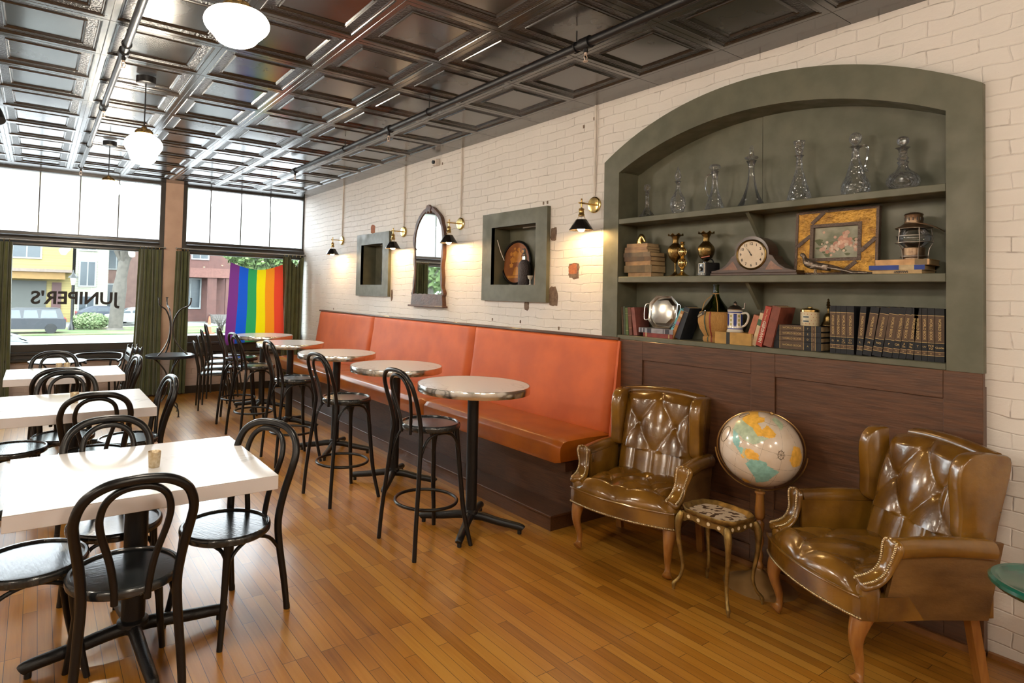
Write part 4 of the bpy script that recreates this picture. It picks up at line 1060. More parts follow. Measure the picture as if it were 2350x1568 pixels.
def bistro(lb, loc, rot, first=[None]):
    if first[0] is not None: return dup(first[0], loc, None, lb, 'dark metal bistro tables by the windows', rot)
    t = thing('bistro_table', lb, 'table', loc, 0, 'dark metal bistro tables by the windows', rot)
    q = G(); q.lathe([(0, .70), (.275, .70), (.28, .705), (.28, .715), (.272, .718), (0, .714)], 48); P(q, 'tabletop', M('dark_blue_metal_top', (.03, .036, .045), .3, .3), t)
    for k in range(3):
        a = 2 * pi * k / 3 + .5; c, s = cos(a), sin(a)
        q = G(); q.tube(cr([(c * .20, s * .20, .70), (c * .13, s * .13, .64), (c * .045, s * .045, .52), (c * .018, s * .018, .38), (c * .035, s * .035, .26), (c * .10, s * .10, .15), (c * .19, s * .19, .10), (c * .215, s * .215, .05), (c * .215, s * .215, .0)], 4), .009, 8)
        q.cyl((c * .215, s * .215, 0), (c * .215, s * .215, .006), .018, n=10); P(q, 'leg', DM, t)
    first[0] = t
    return t
bistro('round dark metal bistro table by the left window, behind the marble tables', (.22, 7.95, 0), (0, 0, 0))
bistro('lower bistro table of the pair before the plaster pier, standing upright', (1.39, 8.0, 0), (0, 0, .4))
bistro('upside-down bistro table on top of the other one before the plaster pier', (1.39, 8.0, 1.436), (pi, 0, .1))
t = thing('tub_chair', 'low black bentwood tub chair with two wide curved rails under the left window', 'chair', (.68, 8.75, 0), D(8))
q = G(); q.lathe([(0, .425), (.20, .425), (.215, .435), (.215, .445), (0, .445)], 40); P(q, 'seat', SEATW, t)
for z_, r_ in ((.685, .27), (.60, .25)):
    q = G(); q.tube([(r_ * cos(a), r_ * .9 * sin(a), z_ - .10 * max(0, -sin(a))) for a in [rad(-50) + rad(280) * i / 36 for i in range(37)]], .013, 10); P(q, 'curved_rail', BLACK, t)
for a in (45, 135, 225, 315):
    q = G(); c_, s_ = cos(D(a)), sin(D(a)); q.tube([(c_ * .25, s_ * .23, 0), (c_ * .22, s_ * .2, .43), (c_ * .25, s_ * .225, .60 - .06 * (s_ < 0))], .013, 10); P(q, 'leg', BLACK, t)
def folded(lb, x, y, rx, first=[None]):
    if first[0] is not None: return dup(first[0], (x, y, 0), None, lb, 'folded chairs leaning by the pier', (0, rx, 0))
    t = thing('folding_chair', lb, 'chair', (x, y, 0), 0, 'folded chairs leaning by the pier', (0, rx, 0))
    for s in (-1, 1):
        q = G(); q.box(-.02, .0, s * .2 - .012, s * .2 + .012, 0, .86, .004); P(q, 'leg', DM, t)
        q = G(); q.box(.004, .022, s * .165 - .012, s * .165 + .012, .0, .62, .004); P(q, 'leg', DM, t)
    q = G()
    for k in range(4): q.box(.002, .018, -.15, .15, .25 + k * .075, .30 + k * .075, .003)
    P(q, 'slatted_seat', DM, t)
    q = G()
    for k in range(2): q.box(-.018, -.006, -.19, .19, .68 + k * .09, .74 + k * .09, .003)
    P(q, 'back_slats', DM, t)
    first[0] = t
for i, lb in enumerate(('outermost folded dark metal chair leaning by the left curtain of the pier', 'second folded dark metal chair leaning by the pier curtain', 'innermost folded dark metal chair of those leaning by the pier curtain')):
    folded(lb, .80 + .05 * i, 8.15, rad(12))
# ================================================================ bookcase contents  (local -Y faces the room, +X to the right in the picture)
S1, S2, S3 = 2.1525, 1.7225, 1.2935
RZ = -pi / 2
def at(name, label, cat, x, y, z, group=None, rot=None): return thing(name, label, cat, (x, y, z), RZ, group, rot)
def decanter(lb, y, body, stop, handle=None, x=3.695, cut=True, flat=1):
    t = at('decanter', 'crystal decanter ' + lb, 'decanter', x, y, S1, 'crystal decanters on the top shelf')
    q = G(); pr = cr(body, 4); q.lathe([(0, .0)] + pr, 28, sq=flat); P(q, 'glass_body', CRYS if cut else CLEAR, t)
    q = G(); q.lathe([(0, stop[0][1])] + cr(stop, 4) + [(0, stop[-1][1])], 20); P(q, 'stopper', CRYS, t)
    if handle: q = G(); q.tube(cr(handle, 6), .0055, 8); P(q, 'handle', CLEAR, t)
    return t
decanter('with a ball stopper, the small wide-footed one at the left end', 2.82, [(.062, 0), (.064, .006), (.045, .03), (.022, .065), (.014, .09), (.0135, .155), (.018, .16), (.0135, .165), (.014, .185), (.020, .19)], [(.010, .175), (.011, .192), (.009, .197), (.019, .205), (.025, .225), (.019, .245), (.004, .252)])
decanter('with a pointed stopper and plump cut body, second from the left', 2.565, [(.035, 0), (.040, .004), (.036, .012), (.048, .05), (.052, .08), (.046, .115), (.024, .155), (.015, .19), (.013, .225), (.024, .236)], [(.011, .215), (.012, .232), (.010, .24), (.020, .26), (.021, .28), (.012, .31), (.002, .345)], cut=True)
decanter('with a flat disc stopper and a handle, third from the left', 2.29, [(.060, 0), (.064, .006), (.056, .03), (.042, .075), (.026, .13), (.019, .18), (.018, .225), (.022, .255), (.026, .262)], [(.014, .25), (.015, .268), (.024, .274), (.035, .285), (.035, .298), (.026, .308), (.006, .312)], handle=[(-.018, 0, .25), (-.05, 0, .245), (-.066, 0, .215), (-.062, 0, .16), (-.048, 0, .115), (-.034, 0, .10)])
decanter('with a tall spire stopper and a wide cone body, in the middle', 2.045, [(.080, 0), (.082, .005), (.070, .025), (.048, .07), (.032, .12), (.022, .17), (.017, .22), (.018, .26), (.026, .285), (.030, .292)], [(.014, .28), (.016, .295), (.036, .306), (.038, .315), (.018, .325), (.012, .345), (.010, .375), (.004, .39)], cut=False)
decanter('tall and slender with a flared cup-shaped stopper, third from the right', 1.76, [(.058, 0), (.066, .006), (.062, .03), (.050, .08), (.036, .13), (.022, .18), (.016, .23), (.016, .262), (.026, .275)], [(.012, .265), (.014, .28), (.020, .30), (.026, .335), (.031, .355), (.028, .361), (.005, .362)])
decanter('with a large oval stopper and a handle, second from the right', 1.467, [(.058, 0), (.064, .006), (.068, .04), (.064, .07), (.046, .11), (.036, .15), (.024, .19), (.018, .23), (.019, .262), (.030, .272)], [(.012, .26), (.013, .275), (.016, .282), (.027, .30), (.030, .318), (.024, .338), (.008, .35)], handle=[(.018, 0, .265), (.045, 0, .27), (.058, 0, .25), (.055, 0, .20), (.045, 0, .15), (.058, 0, .128), (.040, 0, .135)])
decanter('squat and wide-bellied with a round stopper, at the right end', 1.25, [(.030, 0), (.040, .003), (.066, .03), (.072, .055), (.058, .085), (.030, .11), (.020, .135), (.026, .15), (.018, .158), (.025, .17), (.018, .18), (.021, .215), (.032, .225)], [(.012, .21), (.013, .228), (.010, .233), (.022, .242), (.027, .26), (.021, .278), (.006, .285)])
t = at('glass_prism', 'small flat piece of cut glass lying at the right end of the top shelf', 'glass', 3.66, 1.10, S1)
q = G(); q.prism([(-.045, -.012, 0), (.045, -.012, 0), (.03, .012, 0), (-.03, .012, 0)], (0, 0, .010)); P(q, 'glass_bar', CLEAR, t)

def matc(c, r=.6, c2=None, **k): return M('c_%d_%d_%d' % tuple(int(v * 999) for v in c), c, r, col2=c2 or tuple(v * .7 for v in c), sc=22, bump=.08, bsc=80, **k)
def flatbook(lb, x, y, z, L_, Dp, H, col, rz=0, group=None, cat='book', bands=None, title=None, tcol=(.7, .55, .3), tsz=.014, worn=True):
    """lying book, spine to the room"""
    t = thing('book', lb, cat, (x, y, z), RZ + rz, group)
    q = G(); b = min(.004, H * .1); mt = [matc(col)]
    q.box(-L_ / 2, L_ / 2, -Dp / 2, Dp / 2, 0, b); q.box(-L_ / 2, L_ / 2, -Dp / 2, Dp / 2, H - b, H); q.box(-L_ / 2, L_ / 2, -Dp / 2, -Dp / 2 + b, b, H - b)
    P(q, 'cover', mt, t)
    q = G(); q.box(-L_ / 2 + .003, L_ / 2 - .003, -Dp / 2 + b, Dp / 2 - .004, b, H - b); P(q, 'pages', PAPER, t)
    for (x0, x1, c) in bands or []:
        q = G(); q.box(x0 * L_ - L_ / 2, x1 * L_ - L_ / 2, -Dp / 2 - .0006, -Dp / 2 + .0005, .0004, H - .0004); P(q, 'spine_band', matc(c), t)
    if title: text(title, tsz, matc(tcol), 'spine_title', t, (0, -Dp / 2 - .0014, H / 2), (pi / 2, 0, 0))
    return t
def upbook(lb, y, w_, H, Dp, col, lean=0, x=3.625, z=S3, group=None, bands=None, title=None, tcol=(.6, .45, .22), tsz=.014, spinep=.55, turn=0, bold=0):
    """standing book; lean in degrees, + to the right at the top. x is the spine plane, y the foot of the spine centre"""
    t = thing('book', lb, 'book', (x, y, z + abs(sin(rad(lean))) * w_ / 2), 0, group, rot=(0, 0, 0))
    t.rotation_mode = 'XYZ'
    mtx = Matrix.Rotation(RZ + rad(turn), 4, 'Z') @ Matrix.Rotation(rad(lean), 4, 'Y')
    t.rotation_euler = mtx.to_euler()
    q = G(); b = .003
    q.box(-w_ / 2, -w_ / 2 + b, 0, Dp, 0, H); q.box(w_ / 2 - b, w_ / 2, 0, Dp, 0, H); q.box(-w_ / 2 + b, w_ / 2 - b, 0, b, 0, H); P(q, 'cover', matc(col), t)
    q = G(); q.box(-w_ / 2 + b, w_ / 2 - b, b, Dp - .004, .003, H - .003); P(q, 'pages', PAPER, t)
    for (z0, z1, c) in bands or []:
        q = G(); q.box(-w_ / 2 - .0004, w_ / 2 + .0004, -.0007, .001, z0 * H, z1 * H); P(q, 'spine_band', matc(c), t)
    if title: text(title, tsz, matc(tcol), 'spine_title', t, (0, -.0016, H * spinep), (pi / 2, pi / 2, 0), bold=bold)
    return t

# ---- middle shelf
cols = [(.34, .19, .08), (.15, .10, .04), (.27, .15, .06), (.09, .045, .018), (.13, .09, .055), (.28, .17, .09), (.22, .12, .06), (.33, .20, .10)]
specs = [(.20, .15, .030, 2.825), (.235, .17, .052, 2.835), (.225, .165, .030, 2.832), (.23, .17, .032, 2.838), (.245, .16, .032, 2.845), (.20, .15, .021, 2.86), (.195, .15, .018, 2.86), (.175, .145, .025, 2.855)]
words = ['bottom book of the horse-head stack, pale tan and frayed', 'thick brown book second from the bottom under the brass horse head', 'light tan book third from the bottom under the brass horse head', 'dark brown book with a ragged spine in the middle of the horse-head stack', 'grey-brown book jutting furthest to the left in the horse-head stack', 'thin faded book third from the top of the horse-head stack', 'thin pinkish tan book second from the top of the horse-head stack', 'worn tan book on top of the stack, right under the brass horse head']
z = S2
for (L_, Dp, H, yc), c, wd, rz in zip(specs, cols, words, (0, 1.5, -2, 1, -3, 2, -1, 3)):
    flatbook(wd, 3.70, yc, z, L_, Dp, H, c, D(rz), 'stack of old books at the left end of the middle shelf', bands=[(.2, .75, tuple(v * .6 for v in c))] if H > .03 and rz < 2 else None); z += H + .0003
t = at('horse_head', 'small brass horse-head ornament on top of the stack of old books', 'ornament', 3.69, 2.862, z)
q = G(); q.tube(cr([(-.018, 0, 0), (-.015, 0, .02), (-.006, 0, .045), (.004, 0, .058), (.016, 0, .048), (.026, 0, .026), (.030, 0, .012)], 4), [.026 - .018 * i / 24 for i in range(25)], 10); P(q, 'head', GOLD, t)
q = G()
for s in (-1, 1): q.lathe([(.006, 0), (.004, .012), (0, .020)], 8, (-.002, s * .009, .058))
q.tube(cr([(-.03, 0, .005), (-.026, 0, .04), (-.008, 0, .066)], 4), .007, 8); P(q, 'mane_and_ears', BRASS, t)
def vase(lb, y, x):
    t = at('brass_vase', lb, 'vase', x, y, S2, 'pair of engraved brass vases')
    q = G(); q.lathe([(0, 0)] + cr([(.040, 0), (.041, .006), (.022, .016), (.008, .035), (.007, .085), (.012, .100), (.040, .130), (.052, .165), (.050, .195), (.030, .222), (.020, .235), (.021, .262), (.034, .285)], 4), 32); P(q, 'vase_body', BRASSD, t)
    q = G(); q.grid(lambda u, v: ((.033 + .018 * v) * cos(2 * pi * u), (.033 + .018 * v) * sin(2 * pi * u), .284 + .010 * v + .007 * v * sin(2 * pi * u * 8)), 64, 4, cu=True); o_ = P(q, 'fluted_rim', BRASSD, t); o_.modifiers.new('s', 'SOLIDIFY').thickness = .002
vase('engraved brass vase on a thin stem, the left one behind the candlestick', 2.575, 3.69)
vase('engraved brass vase on a thin stem, the right one behind the box camera', 2.35, 3.70)
t = at('candlestick', 'short bright brass candlestick with open pierced balls, before the left vase', 'candlestick', 3.66, 2.50, S2)
q = G(); q.lathe([(0, 0)] + cr([(.048, 0), (.047, .006), (.028, .016), (.012, .03), (.010, .045), (.016, .05), (.010, .056)], 3) + [(0, .057)], 24); P(q, 'foot', GOLD, t)
for z0, r_ in ((.092, .025), (.168, .023)):
    q = G()
    for k in range(6): q.tube([(r_ * cos(b) * cos(pi * k / 6), r_ * cos(b) * sin(pi * k / 6), z0 + r_ * 1.35 * sin(b)) for b in [2 * pi * i / 20 for i in range(20)]], .0042, 6, closed=True)
    q.tube([(r_ * cos(b), r_ * sin(b), z0) for b in [2 * pi * i / 20 for i in range(20)]], .004, 6, closed=True); P(q, 'pierced_ball', GOLD, t)
q = G(); q.lathe([(0, .122), (.009, .123), (.015, .13), (.009, .137), (.009, .142), (0, .143)], 16); q.lathe([(0, .198), (.009, .199), (.010, .212), (.017, .218), (.011, .226), (.017, .236), (0, .236)], 16); P(q, 'knops', GOLD, t)
t = at('box_camera', 'small black box camera with a pale front plate on the middle shelf', 'camera', 3.66, 2.31, S2, rot=(0, 0, RZ - .42))
BPL = M('black_bakelite', (.012, .012, .014), .3); q = G(); q.box(-.038, .038, -.045, .062, 0, .088, .005); P(q, 'camera_body', BPL, t)
q = G(); q.box(-.034, .034, -.048, -.045, .004, .084, .001); P(q, 'front_plate', M('pale_plate', (.5, .45, .38), .4), t)
q = G(); q.box(-.026, .026, -.0495, -.048, .022, .080, 0); q.lathe([(.011, 0), (.013, -.006), (.010, -.008), (0, -.006)], 18, (0, -.05, .045), axis='y'); q.box(-.035, -.006, -.0495, -.048, .008, .018); q.box(.006, .035, -.0495, -.048, .008, .018); P(q, 'lens_panel', BPL, t)
q = G(); q.box(-.006, .006, -.051, -.049, .064, .076); q.box(-.018, .018, -.03, -.005, .088, .094, .001); P(q, 'viewfinder', M('camera_chrome', (.6, .6, .6), .2, 1), t)
q = G(); q.tube(cr([(.0, -.038, .088), (0, -.025, .112), (0, .005, .118), (0, .03, .108), (0, .04, .088)], 4), .004, 6); P(q, 'strap', BPL, t)
t = at('pink_pencil', 'short pink stick lying across the top of the box camera', 'stick', 3.645, 2.318, S2 + .1245)
q = G(); q.cyl((-.03, 0, -.002), (.028, 0, .006), .003, n=6); P(q, 'stick', matc((.65, .22, .18)), t)

# mantel clock
t = at('mantel_clock', 'dark wooden tambour mantel clock with a round silvered dial in the middle of the shelf', 'clock', 3.685, 2.005, S2)
MAH = M('mahogany', (.060, .022, .009), .3, col2=(.032, .012, .006), sc=5, stretch=(2, 8, 14), coat=.15)
half = [(.262, .018), (.262, .030), (.235, .033), (.20, .043), (.165, .066), (.138, .098), (.128, .118)]
arc = [(.106 * cos(a), .135 + .106 * sin(a)) for a in [rad(-5) + (pi + rad(10)) * i / 24 for i in range(25)]]
outl = [(a, b) for a, b in half] + arc + [(-a, b) for a, b in half[::-1]]
q = G(); q.prism([(a, -.055, b) for a, b in outl], (0, .11, 0)); P(q, 'case', MAH, t)
q = G(); q.box(-.268, .268, -.060, .060, 0, .018, .003); P(q, 'plinth', MAH, t)
INL = M('walnut_inlay', (.20, .065, .018), .3, col2=(.14, .04, .012), sc=5, stretch=(12, 2, 12), coat=.5)
for s in (-1, 1):
    q = G(); q.prism([(s * .085, -.0556, .035), (s * .19, -.0556, .035), (s * .150, -.0556, .060), (s * .118, -.0556, .090)], (0, .0005, 0)); P(q, 'inlay', INL, t)
q = G(); q.lathe([(.094, -.052), (.094, -.060), (.088, -.064), (.083, -.060), (.083, -.054)], 48, (0, 0, .128), axis='y'); P(q, 'bezel', BRASSD, t)
q = G(); q.lathe([(0, -.058), (.084, -.058), (.084, -.054), (0, -.054)], 48, (0, 0, .128), axis='y'); dl = P(q, 'dial', M('silvered_dial', (.58, .46, .32), .35, col2=(.66, .54, .40), sc=12), t)
BK = M('black_ink', (.015, .012, .01), .5)
for h in range(1, 13):
    a = pi / 2 - h * pi / 6; text(str(h), .023, BK, 'numeral', dl, (.066 * cos(a), -.0586, .128 + .066 * sin(a)), (pi / 2, 0, 0), ext=.0003, bold=.0004)
q = G()
for a, L_, w_ in ((rad(90 + 27), .040, .003), (rad(90 + 36), .060, .002)):
    c, s = cos(a), sin(a); q.prism([(-s * w_ - c * .008, -.0612, .128 + c * w_ - s * .008), (c * L_, -.0612, .128 + s * L_), (s * w_ - c * .008, -.0612, .128 - c * w_ - s * .008)], (0, .0008, 0))
q.lathe([(0, -.062), (.004, -.062), (.004, -.059), (0, -.059)], 10, (0, 0, .128), axis='y'); P(q, 'hands', BK, t)

# framed painting
t = thing('framed_painting', 'rose painting in a wide gilt frame at the back of the middle shelf', 'picture', (3.745, 1.585, S2), 0)
t.rotation_euler = (Matrix.Rotation(RZ, 4, 'Z') @ Matrix.Rotation(rad(-4), 4, 'X')).to_euler()
GF = M('ornate_gilt', (.50, .27, .05), .38, .7, col2=(.26, .13, .03), sc=24, bump=1.0, bsc=55)
fw, fh = .213, .375
def fr_(g_, a0, a1, z0, z1, w_, y0, y1):
    g_.box(a0, a1, y0, y1, z1 - w_, z1); g_.box(a0, a1, y0, y1, z0, z0 + w_); g_.box(a0, a0 + w_, y0, y1, z0 + w_, z1 - w_); g_.box(a1 - w_, a1, y0, y1, z0 + w_, z1 - w_)
q = G(); fr_(q, -.200, .200, .012, .363, .082, -.022, 0); P(q, 'gilt_frame', GF, t)
DK = M('dark_rope_moulding', (.11, .07, .05), .45, .2, bump=.8, bsc=60)
q = G(); fr_(q, -fw, fw, 0, fh, .014, -.026, .004); fr_(q, -.132, .132, .080, .295, .018, -.026, 0); 
for (a, z0, b, z1) in ((-.125, .30, -.06, .363), (-.20, .17, -.13, .23), (.13, .13, .20, .20), (.04, .012, .11, .075)):
    dx, dz = b - a, z1 - z0; n_ = Vector((-dz, 0, dx)).normalized() * .010; p, r_ = Vector((a, -.023, z0)), Vector((b, -.023, z1)); q.prism([p - n_, r_ - n_, r_ + n_, p + n_], (0, -.004, 0))
P(q, 'dark_moulding', DK, t)
q = G(); q.box(-.115, .115, -.006, -.002, .095, .28); cv = P(q, 'canvas', M('canvas_ground', (.17, .18, .12), .6, col2=(.40, .38, .29), sc=7, lo=.4, hi=.62), t)
random.seed(11)
q = G()
for k in range(16): a, b, r_ = random.uniform(-.10, .10), random.uniform(.11, .20), random.uniform(.010, .022); q.prism([(a + r_ * cos(c) * (1 + .3 * sin(3 * c)), -.0068, b + r_ * .6 * sin(c)) for c in [2 * pi * i / 9 for i in range(9)]], (0, .0004, 0))
P(q, 'painted_leaves', matc((.13, .15, .07)), cv)
for m_, (cc, n_) in enumerate((((.55, .28, .20), 20), ((.68, .42, .31), 20), ((.76, .58, .45), 16))):
    q = G()
    for k in range(n_):
        a = random.gauss(.015, .05); b = .165 + random.gauss(0, .024) + .02 * (a > 0)
        a = max(-.095, min(.10, a)); b = max(.115, min(.25, b)); r_ = random.uniform(.008, .016) * (1.1 - .25 * m_)
        q.prism([(a + r_ * cos(c) * (1 + .12 * sin(5 * c + k)), -.0076 - .0005 * m_ - .00002 * k, b + r_ * sin(c) * (1 + .1 * cos(4 * c))) for c in [2 * pi * i / 12 for i in range(12)]], (0, .0004, 0))
    P(q, 'painted_roses', matc(cc), cv)

# pheasant
t = at('pheasant_figure', 'silvery metal pheasant figure with a long tail in front of the gilt frame', 'figurine', 3.645, 1.64, S2)
PH = M('tarnished_silver', (.30, .25, .21), .35, .85, col2=(.16, .12, .09), sc=30, bump=.7, bsc=70)
q = G(); q.tube(cr([(-.088, 0, .112), (-.075, 0, .115), (-.066, 0, .103), (-.058, 0, .085), (-.04, 0, .066), (-.01, 0, .055), (.03, 0, .048), (.06, 0, .040)], 4), [.003, .006, .010, .012, .0125, .0125, .012, .011, .011, .011, .012, .014, .017, .020, .022, .024, .025, .025, .025, .024, .022, .020, .018, .016, .014, .012, .011, .010, .008], 12); P(q, 'body', PH, t)
q = G()
for k in range(7): q.tube(cr([(.02, (k - 3) * .004, .050 + .002 * k), (.08, (k - 3) * .006, .036 + .002 * k), (.15, (k - 3) * .009, .022), (.20 + .008 * k, (k - 3) * .012, .006 + .001 * k)], 4), [.005] * 8 + [.004] * 4 + [.0015], 6)
P(q, 'tail_feathers', PH, t)
q = G(); 
for s in (-1, 1): q.grid(lambda u, v: (-.035 + .10 * u, s * (.018 + .010 * sin(pi * u) * sin(pi * v)), .075 - .035 * v - .02 * u), 10, 8)
o_ = P(q, 'wings', PH, t); o_.modifiers.new('s', 'SOLIDIFY').thickness = .002
q = G()
for s in (-1, 1): q.tube([(-.005, s * .008, .04), (-.008, s * .010, .012), (-.002, s * .010, .002)], .0028, 6); q.tube([(-.022, s * .010, .002), (.006, s * .010, .002)], .0025, 6)
P(q, 'legs', PH, t)

# railway lantern on three books
bx = [('tan book at the bottom of the pile under the railway lantern', .215, .16, .019, (.50, .33, .15), [], 'SARGENT', 1.255),
      ('blue and cream book in the middle of the pile under the lantern', .235, .17, .024, (.55, .42, .24), [(0, .55, (.015, .05, .28)), (.82, 1, (.015, .05, .28))], None, 1.262),
      ('orange-tan book on top of the pile, right under the lantern', .225, .16, .028, (.62, .36, .16), [(.74, .96, (.20, .14, .07))], None, 1.24)]
z = S2
for lb, L_, Dp, H, c, bd, ti, yc in bx:
    t = flatbook(lb, 3.69, yc - .01, z, L_, Dp, H, c, D(-3 if ti else 2), 'three books under the lantern', bands=bd)
    if ti: text(ti, .014, BK, 'spine_title', t, (.02, -Dp / 2 - .0012, H / 2), (pi / 2, pi, 0), bold=.0005)
    z += H + .0003
t = at('railway_lantern', 'old brass railway lantern with a clear globe in a wire cage, on three books', 'lantern', 3.70, 1.205, z)
LB = M('lantern_brass', (.30, .20, .12), .38, .85, col2=(.18, .12, .08), sc=20, bump=.2, bsc=60)
q = G(); q.lathe([(0, 0), (.040, 0), (.040, .010), (.050, .014), (.050, .020), (.046, .022), (.046, .060), (.040, .064), (0, .064)], 32); P(q, 'burner_base', LB, t)
q = G(); q.lathe(cr([(.036, .062), (.046, .072), (.066, .095), (.070, .115), (.060, .140), (.050, .155), (.048, .160)], 4), 32); P(q, 'glass_globe', CLEAR, t)
q = G(); q.lathe([(.075, .160), (.078, .163), (.060, .172), (.044, .184), (.038, .186), (.037, .226), (.040, .230), (.036, .236), (.020, .242), (0, .243)], 32); 
P(q, 'vented_cap', LB, t)
q = G()
for k in range(14): a = 2 * pi * k / 14; q.box(.037 * cos(a) - .002, .037 * cos(a) + .002, .037 * sin(a) - .002, .037 * sin(a) + .002, .200, .216)
P(q, 'vent_holes', BK, t)
q = G()
for z0, r_ in ((.018, .056), (.088, .076), (.122, .072), (.160, .072)): q.tube([(r_ * cos(a), r_ * sin(a), z0) for a in [2 * pi * i / 36 for i in range(36)]], .0018, 6, closed=True)
for k in range(5): a = 2 * pi * k / 5 + .3; q.tube(cr([(.056 * cos(a), .056 * sin(a), 0.0), (.060 * cos(a), .060 * sin(a), .05), (.076 * cos(a), .076 * sin(a), .088), (.073 * cos(a), .073 * sin(a), .122), (.070 * cos(a), .070 * sin(a), .162)], 4), .0018, 6)
P(q, 'wire_guard', M('steel_wire', (.35, .30, .26), .35, .9), t)
q = G(); q.tube(cr([(-.035, -.02, .19), (.02, -.07, .185), (.09, -.05, .165), (.12, .0, .140), (.10, .05, .150), (.03, .045, .19)], 5), .002, 6); P(q, 'bail_handle', LB, t)

# ---- bottom shelf
gl = 'small old books at the left end of the bottom shelf'
upbook('thin brown book at the far left of the bottom shelf', 2.965, .012, .205, .14, (.17, .11, .07), -3.5, group=gl)
upbook('grey-green book, second from the left of the bottom shelf', 2.947, .015, .21, .14, (.10, .12, .085), -3.5, group=gl)
upbook('pale green book, third from the left of the bottom shelf', 2.925, .022, .20, .14, (.13, .19, .07), -3.5, group=gl, bands=[(.78, .80, (.4, .4, .2)), (.15, .17, (.4, .4, .2))])
upbook('maroon brown book leaning left against the pale green one', 2.894, .027, .205, .14, (.16, .055, .035), -5, group=gl, bands=[(.7, .72, (.35, .2, .1)), (.25, .27, (.35, .2, .1))])
upbook('dusty red book leaning left beside the silver tray', 2.852, .030, .205, .15, (.24, .075, .06), -8, group=gl)
t2 = 'lying books under the silver tray'
flatbook('dark red book lying under the silver tray, the lower of two', 3.70, 2.665, S3, .24, .15, .029, (.24, .03, .02), 0, t2, bands=[(.08, .13, (.5, .35, .15)), (.86, .90, (.5, .35, .15))])
flatbook('blue-grey decorated book lying right under the silver tray', 3.70, 2.68, S3 + .0295, .28, .16, .033, (.30, .30, .34), 0, t2, bands=[(.05, .09, (.03, .03, .05)), (.14, .18, (.03, .03, .05)), (.26, .38, (.03, .03, .05)), (.72, .74, (.03, .03, .05)), (.78, .90, (.03, .03, .05))])
t = thing('silver_tray', 'octagonal silver dish with side handles standing upright on two lying books', 'dish', (3.665, 2.655, S3 + .065), 0)
t.rotation_euler = (Matrix.Rotation(RZ, 4, 'Z') @ Matrix.Rotation(rad(-8), 4, 'X')).to_euler()
SIL = M('dull_silver', (.42, .40, .37), .22, 1, col2=(.30, .28, .25), sc=14, bump=.05, bsc=20)
oct_ = lambda s: [(a * s, b * s) for a, b in [(-.062, -.115), (.062, -.115), (.115, -.062), (.115, .062), (.062, .115), (-.062, .115), (-.115, .062), (-.115, -.062)]]
q = G(); rings = [(1.0, -.012), (1.0, -.016), (.90, -.012), (.84, -.006), (.80, -.010), (.70, -.024), (.45, -.030)]; vs = []
for s_, yy in rings: vs += [(a, yy, b + .115) for a, b in oct_(s_)]
F = [(r_ * 8 + i, r_ * 8 + (i + 1) % 8, (r_ + 1) * 8 + (i + 1) % 8, (r_ + 1) * 8 + i) for r_ in range(6) for i in range(8)] + [tuple(6 * 8 + i for i in range(8))]
q.add(vs, F, True); o_ = P(q, 'dish', SIL, t, ang=30); o_.modifiers.new('s', 'SOLIDIFY').thickness = .002
q = G()
for s in (-1, 1): q.tube(cr([(s * .112, -.012, .06), (s * .140, -.020, .055), (s * .146, -.024, .115), (s * .140, -.020, .165), (s * .112, -.012, .17)], 4), .004, 6)
P(q, 'handle', SIL, t)
upbook('sky blue book leaning right of the silver dish', 2.585, .026, .225, .13, (.12, .42, .52), 27, x=3.64, bands=[(.35, .37, (.02, .02, .02)), (.40, .42, (.02, .02, .02)), (.45, .47, (.02, .02, .02))])
upbook('orange and tan pictorial book leaning right between the blue and the black book', 2.555, .022, .205, .13, (.42, .20, .06), 23, x=3.63, bands=[(.5, .62, (.35, .15, .25)), (.8, .9, (.65, .5, .3))])
upbook('near-black book leaning right against the straw-covered bottle', 2.515, .040, .225, .14, (.018, .022, .032), 19, x=3.635, bands=[(.85, .86, (.25, .2, .1))])

t = at('wine_flask', 'green glass wine flask with a plaited straw jacket on the bottom shelf', 'bottle', 3.69, 2.27, S3)
GG = glassy('green_bottle_glass', (.32, .38, .14), 1.5, .05, body=.15, bodycol=(.1, .14, .03))
q = G(); q.lathe(cr([(.06, .03), (.098, .10), (.100, .16), (.085, .205), (.055, .245), (.035, .275), (.022, .30), (.017, .335), (.017, .365), (.020, .368), (.020, .375)], 4), 32); P(q, 'glass_bottle', GG, t)
STR = M('straw', (.55, .31, .09), .6, col2=(.40, .20, .05), sc=8, stretch=(40, 40, 3), bump=.6, bsc=30)
def stw(u, v):
    pr = [(.070, .0), (.076, .012), (.076, .030), (.068, .038), (.072, .045), (.095, .085), (.107, .13), (.106, .165), (.096, .195), (.09, .198)]
    j = v * 9; a = int(min(j, 8)); f = j - a; r_ = pr[a][0] * (1 - f) + pr[a + 1][0] * f; z = pr[a][1] * (1 - f) + pr[a + 1][1] * f
    r_ *= 1 + .014 * abs(sin(2 * pi * u * 20)); return (r_ * cos(2 * pi * u), r_ * sin(2 * pi * u), z)
q = G(); q.grid(stw, 160, 28, cu=True); P(q, 'straw_jacket', STR, t, ang=60)
for (a0, c) in ((-98, (.03, .06, .03)), (-80, (.25, .03, .02))):
    q = G(); q.grid(lambda u, v: tuple(Vector(stw((a0 + 5 * u) / 360 % 1, .02 + .93 * v)) * 1.0 + Vector((cos(rad(a0)) * .0025, sin(rad(a0)) * .0025, 0))), 3, 24); P(q, 'coloured_straw_band', matc(c), t)
q = G(); q.grid(lambda u, v: (.1085 * cos(rad(-140 + 42 * u)), .1085 * sin(rad(-140 + 42 * u)), .150 + .022 * v + .03 * u), 14, 3); P(q, 'paper_label', matc((.05, .04, .03)), t); 
